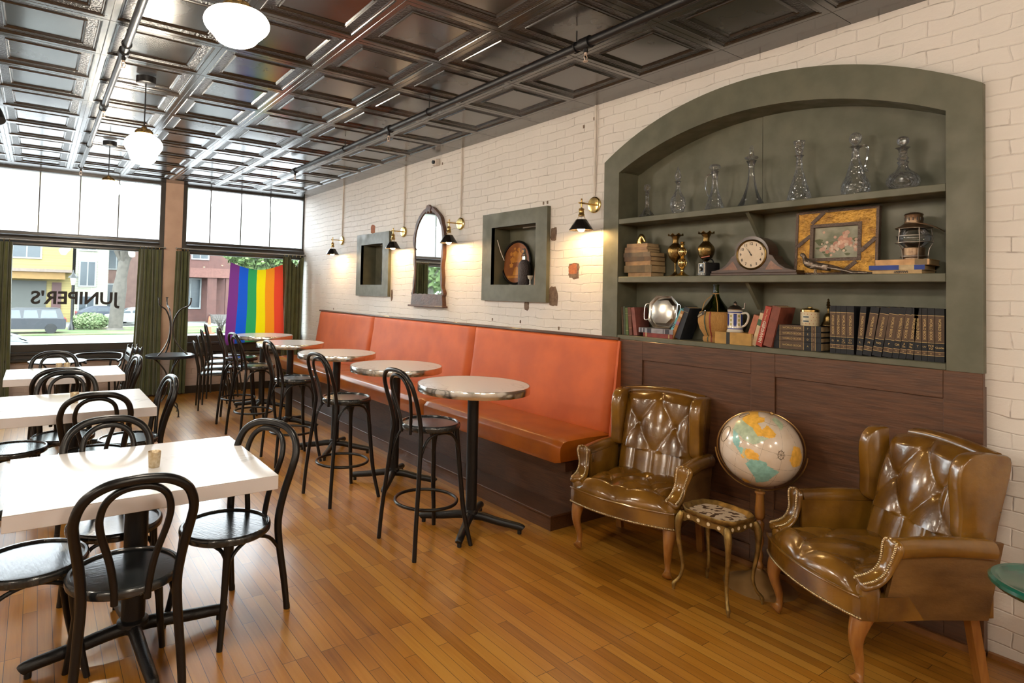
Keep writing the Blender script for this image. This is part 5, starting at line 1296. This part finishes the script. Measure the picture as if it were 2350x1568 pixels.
text('RUFFINO', .014, matc((.55, .48, .35)), 'label_text', t, (-.052, -.0975, .172), (pi / 2, -rad(22), rad(-28)))
q = G(); q.tube(cr([(-.02, -.01, .305), (-.05, -.045, .26), (-.06, -.06, .20)], 4), .0025, 6); q.tube(cr([(.01, -.02, .31), (.04, -.05, .25), (.055, -.07, .20)], 4), .0025, 6); q.tube(cr([(.018 * cos(a), .018 * sin(a), .315) for a in [2 * pi * i / 8 for i in range(9)]], 3), .0035, 6); P(q, 'straw_cord', STR, t)

t = flatbook('golden straw-coloured book lying under the beer stein', 3.675, 2.105, S3, .235, .14, .074, (.48, .27, .06), 0, None, bands=[(.32, .42, (.02, .02, .02))])
t = at('beer_stein', 'painted white and blue beer stein with a pewter lid, standing on a golden book', 'stein', 3.665, 2.125, S3 + .0745)
CER = M('glazed_ceramic', (.72, .68, .60), .2, coat=.5); BLU = matc((.02, .045, .25), .25)
q = G(); q.lathe([(0, 0), (.048, 0), (.050, .006), (.045, .014), (.0435, .13), (.046, .134), (.040, .140), (0, .140)], 36); P(q, 'mug', CER, t)
q = G()
for z0, z1 in ((.018, .026), (.122, .128)): q.lathe([(.0448, z0), (.0452, (z0 + z1) / 2), (.0448, z1)], 36)
for k in range(6):
    a = 2 * pi * k / 6; q.grid(lambda u, v: (.0446 * cos(a + .42 * (u - .5)), .0446 * sin(a + .42 * (u - .5)), .036 + .02 * sin(pi * u) * 0 + .08 * v), 6, 3)
P(q, 'blue_panels', BLU, t)
q = G()
for k in range(6):
    a = 2 * pi * k / 6 + .5
    for j in range(3): q.grid(lambda u, v: (.0448 * cos(a + .25 * (u - .5)), .0448 * sin(a + .25 * (u - .5)), .042 + j * .026 + .015 * v), 4, 2)
P(q, 'painted_figures', matc((.40, .35, .08)), t)
q = G(); q.tube(cr([(.042, 0, .118), (.072, 0, .122), (.086, 0, .105), (.080, 0, .070), (.062, 0, .045), (.046, 0, .038)], 5), .007, 10); P(q, 'handle', CER, t)
q = G(); q.lathe([(.046, .139), (.047, .144), (.036, .158), (.018, .168), (.010, .172), (.012, .180), (.006, .19), (0, .195)], 28); q.tube([(.04, 0, .146), (.058, 0, .150), (.064, 0, .185)], .004, 6); P(q, 'pewter_lid', M('pewter', (.45, .40, .36), .3, 1), t)
gr_ = 'books leaning right of the beer stein'
upbook('faded red book leaning right, the first after the beer stein', 2.025, .034, .19, .13, (.46, .15, .08), 17, x=3.63, group=gr_)
upbook('cream book with a green spine label leaning among the red books', 1.985, .026, .205, .14, (.62, .48, .30), 15, x=3.625, group=gr_, bands=[(.62, .80, (.05, .12, .05))])
upbook('tall red book with white lettering on the bottom shelf', 1.952, .036, .245, .16, (.42, .05, .03), 14, x=3.62, group=gr_, title='GERSHWIN', tcol=(.75, .62, .5), tsz=.026, spinep=.36, bold=.0006)
o_ = COL.objects[-1]
text('Joan Peyser', .016, matc((.75, .45, .25)), 'author_name', o_.parent, (0, -.0016, .245 * .78), (pi / 2, pi / 2, 0))
upbook('thick brownish red book leaning against the stack of brown volumes', 1.900, .048, .245, .17, (.22, .055, .03), 13, x=3.62, group=gr_)
# encyclopedia volumes
ENC = {}
def enc_mats(): return [matc((.008, .009, .013), .7), matc((.100, .058, .032), .65), M('gold_foil', (.55, .40, .18), .35, .8)]
def encyc(lb, y, w_, lean=0, vol='A', num='1', x=3.632, lying=None, sm=.014):
    H, Dp = .258, .165
    grp = 'encyclopedia volumes standing in a row' if lying is None else 'encyclopedia volumes lying in a stack'
    t = thing('encyclopedia_volume', lb, 'book', (0, 0, 0), 0, grp)
    if lying is None:
        t.location = (x, y, S3 + abs(sin(rad(lean))) * w_ / 2)
        mtx = Matrix.Rotation(RZ, 4, 'Z') @ Matrix.Rotation(rad(lean), 4, 'Y')
    else:
        t.location = (x, y, lying + w_ / 2); mtx = Matrix.Rotation(RZ, 4, 'Z') @ Matrix.Rotation(-pi / 2, 4, 'Y')
    t.rotation_euler = mtx.to_euler()
    mm = enc_mats(); b = .003; h = w_ / 2 - .0006
    q = G(); q.box(-h, -h + b, .001, Dp, 0, H, mi=0); q.box(h - b, h, .001, Dp, 0, H, mi=0)
    segs = [(0, .105, 0), (.105, .112, 2), (.112, .18, 1), (.18, .187, 2), (.187, .345, 0), (.345, .352, 2), (.352, .86, 1), (.86, .867, 2), (.867, 1, 0)]
    for a, c, mi in segs: q.box(-h, h, 0 if mi != 2 else -.0006, b + .0005, a * H, c * H, mi=mi)
    P(q, 'cover', mm, t)
    q = G(); q.box(-h + b, h - b, b + .001, Dp - .004, .003, H - .003); P(q, 'pages', PAPER, t)
    gf = mm[2]
    text('WORLD BOOK', .0155, gf, 'spine_title', t, (0, -.0012, .60 * H), (pi / 2, pi / 2, 0), ext=.0004)
    text(vol, min(sm, w_ * .5), gf, 'volume_letter', t, (0, -.0012, .265 * H), (pi / 2, 0 if lying is None else pi / 2, 0), ext=.0004)
    text(num, .008, gf, 'volume_number', t, (0, -.0012, .145 * H), (pi / 2, 0 if lying is None else pi / 2, 0), ext=.0004)
    return t
row = [('G', '8', 1.550, .029, 0), ('H', '9', 1.523, .024, 0), ('C\nCh', '3', 1.497, .028, 0), ('Ci\nCz', '4', 1.465, .035, 0), ('L', '12', 1.423, .028, 4.5), ('M', '13', 1.388, .040, 8.5), ('NO', '14', 1.344, .042, 9), ('P', '15', 1.298, .042, 8), ('QR', '16', 1.262, .028, 7.5), ('S\nSn', '17', 1.232, .028, 7), ('So\nSz', '18', 1.202, .029, 6), ('T', '19', 1.167, .030, 0), ('UV', '20', 1.140, .022, 0), ('WX\nYZ', '21', 1.114, .029, 0), ('Guide', '22', 1.080, .037, 0)]
for v, n_, y, w_, ln in row:
    encyc('brown and black encyclopedia volume lettered %s, %s in the row' % (v.replace('\n', ' to ') if v != 'Guide' else 'Guide', 'upright' if ln == 0 else 'leaning right') + (' at the far right end' if v == 'Guide' else ''), y, w_, ln, v, n_)
z = S3
for v, n_, w_, wd in (('A', '1', .047, 'bottom'), ('D', '5', .029, 'second from the bottom'), ('E', '6', .030, 'second from the top'), ('F', '7', .033, 'top')):
    encyc('lying brown encyclopedia volume lettered %s, %s of its stack of four' % (v, wd), 1.612, w_, 0, v, n_, x=3.636, lying=z); z += w_ + .0003
zt = z
t = at('tea_tin', 'small round cream tea tin with a gold lid on top of the lying encyclopedias', 'tin', 3.68, 1.69, zt)
q = G(); q.lathe([(0, 0), (.046, 0), (.047, .004), (.047, .078), (0, .078)], 40); bd = P(q, 'tin_body', M('printed_cream_tin', (.62, .52, .34), .35), t)
q = G()
for r_ in range(4):
    for k in range(16):
        a = 2 * pi * (k + .5 * (r_ % 2)) / 16; q.lathe([(.0, .0474), (.0026, .0474), (.0026, .0470)], 6, (0, 0, 0), axis='x') if False else None
        c_, s_ = cos(a), sin(a); z0 = .012 + .018 * r_; q.add([(.0474 * cos(a + d_), .0474 * sin(a + d_), z0 + e_) for d_, e_ in ((-.045, 0), (0, -.0028), (.045, 0), (0, .0028))], [(0, 1, 2, 3)])
P(q, 'dots', matc((.35, .06, .04)), bd)
q = G(); q.grid(lambda u, v: (.0476 * cos(rad(-115 + 50 * u)), .0476 * sin(rad(-115 + 50 * u)), .018 + .044 * v), 10, 3); P(q, 'front_label', matc((.66, .60, .45)), bd)
q = G(); q.grid(lambda u, v: (.0479 * cos(rad(-108 + 36 * u)), .0479 * sin(rad(-108 + 36 * u)), .046 + .008 * v), 8, 2); q.grid(lambda u, v: (.0479 * cos(rad(-108 + 36 * u)), .0479 * sin(rad(-108 + 36 * u)), .022 + .008 * v), 8, 2); P(q, 'label_print', matc((.05, .09, .12)), bd)
q = G(); q.lathe([(0, .078), (.048, .078), (.048, .090), (.038, .098), (.014, .100), (.012, .108), (0, .108)], 36); P(q, 'lid', GOLD, t)
t = at('brass_bell', 'small dark brass bell ornament behind the tea tin', 'bell', 3.73, 1.615, zt)
q = G(); q.lathe(cr([(.036, 0), (.038, .006), (.026, .030), (.022, .055), (.012, .072)], 4) + [(0, .074)], 28); P(q, 'bell_body', BRASSD, t)
q = G(); q.lathe([(0, .07), (.005, .075), (.005, .10), (.010, .105), (.006, .112), (.011, .12), (.006, .128), (.009, .135), (.004, .143), (.006, .150), (0, .158)], 14); P(q, 'handle', BRASSD, t)

# ---- niche contents
t = at('oval_picture', 'oval inlaid-wood flower picture in a black frame inside the larger niche', 'picture', 3.745, 4.335, 1.66)
t.rotation_euler = (Matrix.Rotation(RZ + .12, 4, 'Z') @ Matrix.Rotation(rad(-5), 4, 'X')).to_euler()
el = lambda r_, s_=0: [(.180 * r_ * cos(a), s_, .215 + .208 * r_ * sin(a)) for a in [2 * pi * i / 48 for i in range(48)]]
q = G(); q.tube(el(.97, -.004), .011, 8, closed=True, up=(0, 1, 0)); P(q, 'oval_frame', BLACK, t)
q = G(); q.prism(el(.95, 0), (0, .006, 0)); pb = P(q, 'wood_panel', M('inlay_ground', (.28, .09, .015), .4, col2=(.18, .05, .01), sc=5, coat=.3), t)
AM = M('amber_inlay', (.60, .26, .03), .4, col2=(.45, .16, .02), sc=14, coat=.3)
random.seed(5); q = G()
for a, b, r_ in ((-.02, .30, .028), (.03, .29, .030), (.0, .25, .034), (-.05, .24, .028), (.05, .24, .030), (-.07, .30, .018), (.02, .34, .018), (-.06, .19, .022), (-.03, .35, .012), (.07, .32, .014)):
    q.prism([(a + r_ * cos(c) * (1 + .14 * sin(5 * c)), -.001, b + r_ * sin(c) * (1 + .14 * sin(5 * c))) for c in [2 * pi * i / 25 for i in range(25)]], (0, .001, 0))
q.prism([(-.035, -.001, .095), (.045, -.001, .095), (.035, -.001, .16), (.01, -.001, .18), (-.015, -.001, .165)], (0, .001, 0)); q.box(-.10, .10, -.0006, .001, .068, .09)
P(q, 'inlaid_flowers', AM, pb)
t = at('soda_siphon', 'dark mesh-wrapped glass soda siphon in the right of the larger niche', 'siphon', 3.69, 4.14, 1.66)
q = G(); q.lathe([(0, 0), (.054, 0), (.057, .006), (.057, .17), (.048, .205), (.026, .228), (.018, .235), (0, .235)], 32)
MESHM = M('wire_mesh_cover', (.075, .06, .06), .4, .4, bump=1.0, bsc=110); P(q, 'mesh_body', MESHM, t)
STEEL = M('polished_steel', (.7, .68, .64), .18, 1)
q = G(); q.lathe([(0, .232), (.022, .232), (.022, .262), (.014, .268), (.018, .285), (.010, .30), (.010, .32), (.006, .335), (0, .336)], 20); q.tube([(0, 0, .30), (.028, -.01, .285), (.038, -.014, .268)], .005, 8); q.tube([(0, 0, .31), (-.03, .0, .335)], .004, 8); P(q, 'spout_head', STEEL, t)
t = at('green_bottle', 'slender green glass bottle behind the siphon at the right of the niche', 'bottle', 3.745, 4.01, 1.66)
q = G(); q.lathe(cr([(.026, 0), (.028, .02), (.020, .08), (.026, .12), (.014, .16), (.016, .20), (.012, .23)], 4), 18); P(q, 'glass_body', GG, t)
t = at('white_cup', 'small white stemmed cup beside the siphon in the larger niche', 'cup', 3.665, 4.03, 1.66)
q = G(); q.lathe([(0, 0), (.018, 0), (.006, .012), (.006, .045), (.022, .06), (.028, .085), (.026, .085), (.018, .062), (0, .055)], 20); P(q, 'cup_body', CER, t)
t = thing('slim_book', 'slim tan book leaning at the right side of the larger niche', 'book', (3.68, 3.935, 1.66)); t.rotation_euler = (Matrix.Rotation(RZ, 4, 'Z') @ Matrix.Rotation(rad(4), 4, 'Y')).to_euler()
q = G(); q.box(-.012, .012, -.05, .06, 0, .245, .001); P(q, 'cover', matc((.50, .26, .12)), t)
t = at('oval_picture', 'oval inlaid-wood picture half hidden at the right side of the smaller niche', 'picture', 3.77, 6.97, 1.655)
t.rotation_euler = (Matrix.Rotation(RZ - .1, 4, 'Z') @ Matrix.Rotation(rad(-5), 4, 'X')).to_euler()
q = G(); q.tube([(a * .6, b, c * .72) for a, b, c in el(.97, -.004)], .007, 8, closed=True, up=(0, 1, 0)); P(q, 'oval_frame', BLACK, t)
q = G(); q.prism([(a * .6, b, c * .72) for a, b, c in el(.95, 0)], (0, .004, 0)); pb = P(q, 'wood_panel', bpy.data.materials['inlay_ground'], t)
q = G()
for a, b, r_ in ((0, .18, .03), (.03, .14, .026), (-.03, .13, .024), (.0, .10, .02)): q.prism([(a + r_ * cos(c), -.001, b + r_ * sin(c)) for c in [2 * pi * i / 14 for i in range(14)]], (0, .001, 0))
P(q, 'inlaid_flowers', AM, pb)
# ================================================================ the street outside
GZ = -1.8
def ex(name, lab, cat, g_, mt, **k): return tag(P(g_, name, mt, **k), lab, cat)
g = G(); g.box(-60, 90, 10.2, 130, GZ - .2, GZ); o = struct(g, 'ground', M('asphalt', (.085, .085, .085), .85, sc=.6))
g = G(); g.box(-60, 90, 9.67, 10.2, GZ - .2, -.1); g.box(-60, 90, 10.2, 18, GZ, GZ + .1); struct(g, 'sidewalk', M('concrete', (.14, .135, .125), .85, sc=1))
g = G(); g.box(-60, 90, 46.5, 54.5, GZ, GZ + .06); o = tag(P(g, 'grass_verge', M('grass', (.045, .075, .018), .9, col2=(.10, .085, .045), sc=.35, bump=.4, bsc=8, lo=.4, hi=.6)), 'strip of short grass and bare earth along the far side of the street', 'grass', kind='stuff')
g = G(); g.box(-60, 90, 54.5, 75, GZ, GZ + .03); struct(g, 'far_pavement', M('pale_paving', (.15, .15, .14), .8, sc=.5))
YEL = plank_mat('yellow_clapboard', 'xz', [(.15, .115, .040), (.18, .14, .05), (.20, .16, .06)], 6, .22, rough=.7, mortar=(.30, .22, .08), coat=0, msize=.012, grain=(.3, 2, 1))
CRM = plank_mat('cream_clapboard', 'xz', [(.17, .165, .13), (.20, .195, .155)], 6, .22, rough=.7, mortar=(.40, .38, .28), coat=0, msize=.012, grain=(.3, 2, 1))
RED = M('red_brick_facade', (.085, .036, .030), .85, col2=(.065, .028, .024), sc=2)
WFR = M('white_window_frame', (.22, .23, .235), .6); DWN = M('dark_pane', (.03, .04, .05), .25); TRM = M('orange_trim', (.19, .105, .03), .7); GRN_D = M('dark_grey_shutter', (.05, .052, .048), .6)
def house(name, lb, x0, x1, y0, h, mt, wins, extra=None, roof=(.10, .09, .09)):
    t = thing(name, lb, 'house', ((x0 + x1) / 2, y0, GZ)); w_ = (x1 - x0) / 2
    q = G(); q.box(-w_, w_, 0, 8, 0, h); P(q, 'wall', mt, t)
    q = G(); q.box(-w_ - .05, w_ + .05, -.4, 8.3, h, h + .35); P(q, 'roof', M('roof_%d' % int(roof[0] * 100), roof, .8), t)
    for (a, b, ww, hh) in wins:
        q = G(); q.box(a - ww / 2 - .14, a + ww / 2 + .14, -.08, .02, b - .14, b + hh + .14); f = P(q, 'window', WFR, t)
        q = G(); q.box(a - ww / 2, a - .05, -.10, -.07, b, b + hh); q.box(a + .05, a + ww / 2, -.10, -.07, b, b + hh); P(q, 'pane', DWN, f)
    return t
t = house('yellow_house', 'yellow clapboard house with an orange-trimmed porch seen through the left window', -9.0, 2.5, 62, 13, YEL, [(2.4, 5.6, 1.9, 2.0), (-2, 6.2, 1.8, 2.2), (-4, 9.5, 2, 2), (2.4, 9.4, 1.9, 2.2)])
q = G(); q.box(-1.5, 5.2, -1.4, 0, 3.75, 4.35); P(q, 'porch_beam', TRM, t)
q = G(); q.box(-1.7, 5.7, -1.6, 0, 4.35, 4.6); P(q, 'porch_roof', M('porch_roof', (.16, .12, .10), .8), t)
q = G(); q.box(-1.0, 3.9, -.12, 0, .9, 3.6); P(q, 'garage_door', GRN_D, t); q = G(); q.box(4.3, 5.0, -.12, 0, .2, 3.5); P(q, 'door', M('maroon_door', (.06, .022, .022), .6), t)
t = house('cream_house', 'tall cream clapboard house with white sash windows beside the yellow one', 2.75, 5.3, 62, 14, CRM, [(-.35, 3.3, 1.1, 2.1), (-.35, .7, 1.1, 1.6), (-.35, 6.5, 1.1, 2.2)])
t = house('brick_house', 'pinkish brick house with a white porch behind the street tree', 5.6, 11.0, 66, 12, M('pink_brick_facade', (.15, .09, .075), .85, col2=(.12, .07, .06), sc=2), [(-2, 5, 1.4, 2.4), (1, 5, 1.4, 2.4), (-2, 1, 1.4, 2.4), (1, 1, 1.4, 2.4)])
t = house('brick_house', 'dark red brick house with a porch, seen through the right window', 11.5, 26, 62, 11, RED, [(-5.6, 6.2, 1.4, 2.0), (-1.0, 5.2, 1.6, 2.4), (-6.4, 1.4, 1.7, 2.7), (3, 1.0, 1.6, 2.4)])
q = G(); q.box(-6.9, -3.2, -2.2, 0, 4.3, 5.2); P(q, 'porch_roof', M('rust_porch_roof', (.13, .055, .045), .8), t)
q = G(); 
for a in (-5.3, -3.6): q.box(a, a + (.85 if a < -5 else .4), -2.1, -1.8, 0, 4.3)
P(q, 'porch_post', RED, t)
q = G()
for k in range(4): q.box(-5.0, -3.0, -4.2 + .5 * k, -3.7 + .5 * k, 0, .2 + .2 * k)
P(q, 'steps', M('stone_steps', (.10, .09, .085), .8), t)
# trees
LEAF = M('leaves', (.055, .10, .025), .7, col2=(.10, .145, .045), sc=1.5); BARK = M('bark', (.075, .065, .055), .9, col2=(.05, .043, .037), sc=4, bump=.6, bsc=6)
def crown(c, r, n_, seed, sz=.22, squash=.8):
    random.seed(seed); q = G(); vs = []; F = []
    for i in range(n_):
        d = Vector((random.gauss(0, 1), random.gauss(0, 1), random.gauss(0, 1) * squash)).normalized() * r * random.uniform(.55, 1) ** .5
        d.z *= squash; p = Vector(c) + d; a = Vector((random.uniform(-1, 1), random.uniform(-1, 1), random.uniform(-1, 1))).normalized(); b = a.orthogonal().normalized()
        s = sz * random.uniform(.6, 1.5); vs += [p - a * s, p + b * s * .5, p + a * s, p - b * s * .5]; F.append((4 * i, 4 * i + 1, 4 * i + 2, 4 * i + 3))
    q.add(vs, F); return q
def street_tree(lb, x, y, tr, th, cc, cr_, n_, seed, bare=False):
    t = thing('street_tree', lb, 'tree', (x, y, GZ), group='street trees')
    q = G(); q.tube(cr([(0, 0, 0), (.05, 0, th * .2), (.25, 0, th * .6), (.6, 0, th)], 4), [tr * 1.5] + [tr] * 7 + [tr * .8] * 5, 12)
    for k in range(6): a = k * 1.1; q.tube(cr([(.4, 0, th * .75), (.4 + cos(a) * 1.2, sin(a) * 1.2, th * 1.1), (.4 + cos(a) * 2.6, sin(a) * 2.6, th * 1.5)], 3), [tr * .5, tr * .4, tr * .3, tr * .25, tr * .2, tr * .15, tr * .1], 8)
    P(q, 'trunk', BARK, t)
    q = crown(cc, cr_, n_, seed); P(q, 'foliage', LEAF, t, kind='stuff')
street_tree('big street tree whose grey trunk stands in the middle of the left window', 4.95, 50.8, .48, 6.5, (1.5, 0, 10.5), 4.2, 3600, 1)
street_tree('leafy street tree behind the rainbow flag', 13.6, 45, .3, 5, (.5, 0, 6.6), 3.0, 4200, 2)
street_tree('leafy street tree at the left of the right window', 8.6, 52.0, .3, 5.5, (.0, 0, 9.2), 3.0, 3000, 3)
street_tree('street tree far to the left outside, seen in the arched mirror', -17, 37, .35, 5, (0, 0, 7), 4.2, 4200, 4)
t = thing('street_tree', 'small leafy branch hanging at the upper left of the left window', 'tree', (-2.2, 22, GZ), group='street trees')
q = G(); q.tube(cr([(-3, 0, 0), (-2.9, 0, 3), (-1.5, 0, 5.0), (.9, 0, 4.6)], 5), [.2] * 5 + [.1] * 5 + [.03] * 6, 8); P(q, 'trunk', BARK, t)
q = crown((.6, 0, 4.5), .9, 120, 9, .12, .4); P(q, 'foliage', LEAF, t, kind='stuff')
street_tree('second leafy tree far to the left outside, seen in the arched mirror', -22, 41, .35, 4, (0, 0, 5.5), 4.5, 4200, 6)
# hedge
q = crown((0, 0, .6), 1.25, 3600, 5, .09, .55); o = P(q, 'round_bush', M('bush_leaves', (.10, .15, .06), .8, col2=(.15, .19, .09), sc=2)); o.location = (3.4, 52.2, GZ); tag(o, 'rounded light green bush beside the street lamp', 'bush')
q = G(); random.seed(3)
for k in range(60): a = random.uniform(0, 2 * pi); l = random.uniform(.6, 1.1); q.tube([(random.uniform(-.2, .2), random.uniform(-.2, .2), 0), (cos(a) * .3 * l, sin(a) * .3, .7 * l), (cos(a) * .9 * l, sin(a) * .7, 1.35 * l)], [.02, .014, .006], 4)
o = P(q, 'bare_shrub', BARK); o.location = (11.9, 48.2, GZ); tag(o, 'bare twiggy shrub left of the rainbow flag', 'shrub')
# lamp post
t = thing('street_lamp', 'black old-fashioned street lamp behind the window lettering', 'street lamp', (2.15, 51.2, GZ))
q = G(); q.lathe([(0, 0), (.22, 0), (.20, .3), (.10, .5), (.075, .9), (.06, 3.2), (.09, 3.3), (0, 3.32)], 14); P(q, 'post', IRON, t)
q = G(); q.lathe([(.10, 3.32), (.20, 3.85), (.21, 3.87)], 6, smooth=False); P(q, 'lantern_glass', M('lamp_milk_glass', (.6, .6, .58), .5), t)
q = G(); q.lathe([(.34, 3.84), (.30, 3.90), (.12, 4.10), (.05, 4.25), (.03, 4.4), (0, 4.42)], 6, smooth=False); P(q, 'lantern_roof', IRON, t)
# cars
def car(lb, x, y, rz, col, L_=4.6, H=1.65, suv=True, name='car'):
    t = thing(name, lb, 'car', (x, y, GZ + .03), rz, 'cars on the street')
    cm = M('car_%d' % int(col[0] * 1000), col, .45, .1, coat=.15); gm = M('car_window', (.05, .06, .07), .3)
    h = L_ / 2
    pr = [(-h, .45), (-h, .95), (-h + .12, 1.0), (h - 1.25, 1.02), (h - .12, .88), (h, .70), (h, .35), (-h + .05, .30)]
    q = G(); vs = []
    q.prism([(a, -.86, b) for a, b in pr], (0, 1.72, 0)); P(q, 'body', cm, t)
    cab = [(-h + .10, 1.0), (-h + (.35 if suv else .9), H - .06), (-h + .6 + (0 if suv else .7), H), (h - 2.1, H), (h - 1.75, H - .08), (h - .95, 1.02)]
    q = G(); n_ = len(cab); vs = [(a, s * (.84 if b < 1.1 else .66), b) for s in (-1, 1) for a, b in cab]
    q.add(vs, [tuple(range(n_))[::-1], tuple(n_ + i for i in range(n_))] + [(i, (i + 1) % n_, n_ + (i + 1) % n_, n_ + i) for i in range(n_)]); P(q, 'cabin', cm, t)
    for s in (-1, 1):
        q = G()
        for a0, a1 in ((-h + (.5 if suv else 1.1), -h + 1.45), (-h + 1.55, -h + 2.4), (-h + 2.5, h - 1.35)):
            q.add([(a0, s * .838, 1.06), (a1 + (.25 if a1 > 0 and a1 > h - 1.5 else 0), s * .838, 1.06), (a1 - .05, s * .705, H - .16), (a0 + .12, s * .705, H - .16)], [(0, 1, 2, 3)])
        P(q, 'side_window', gm, t)
    q = G(); q.add([(h - 1.02, -.74, 1.06), (h - 1.02, .74, 1.06), (h - 1.70, .60, H - .10), (h - 1.70, -.60, H - .10)], [(0, 1, 2, 3)]); P(q, 'windscreen', gm, t).location = (.02, 0, .02)
    for a in (-h + .85, h - .85):
        for s in (-1, 1):
            q = G(); q.lathe([(0, -.11), (.20, -.11), (.22, -.10), (.33, -.10), (.34, -.06), (.34, .06), (.33, .10), (0, .10)], 24, (a, s * .80, .34), axis='y'); P(q, 'wheel', IRON, t)
    for s in (-1, 1):
        q = G(); q.box(-h - .02, -h + .10, s * .70 - .14, s * .70 + .14, .80, 1.02, .02); P(q, 'tail_light', M('tail_light_red', (.30, .01, .012), .2), t)
    return t
car('black estate car parked across the street, tail light to the right', -.75, 48.6, D(180), (.012, .014, .020), 4.9, 1.72)
car('silver car close to the left window, only its sloping roof and rear in view', -1.5, 29.5, D(0), (.16, .175, .185), 4.5, 1.42, False)
car('white car parked far behind the street tree', 6.9, 57, D(180), (.22, .225, .23), 4.4, 1.5, False)
car('dark saloon car parked far back by the cream house', 5.0, 60, D(0), (.035, .042, .06), 4.4, 1.5, False)
t = thing('traffic_cone', 'orange traffic cone across the street, left of the rainbow flag', 'traffic cone', (10.6, 46.2, GZ))
q = G(); q.lathe([(0, 1.25), (.05, 1.24), (.20, .06), (0, .06)], 18); q.box(-.32, .32, -.32, .32, 0, .06); P(q, 'cone_body', M('cone_orange', (.42, .07, .025), .6), t)
q = G(); q.lathe([(.105, .80), (.145, .50)], 18); P(q, 'white_band', WFR, t)
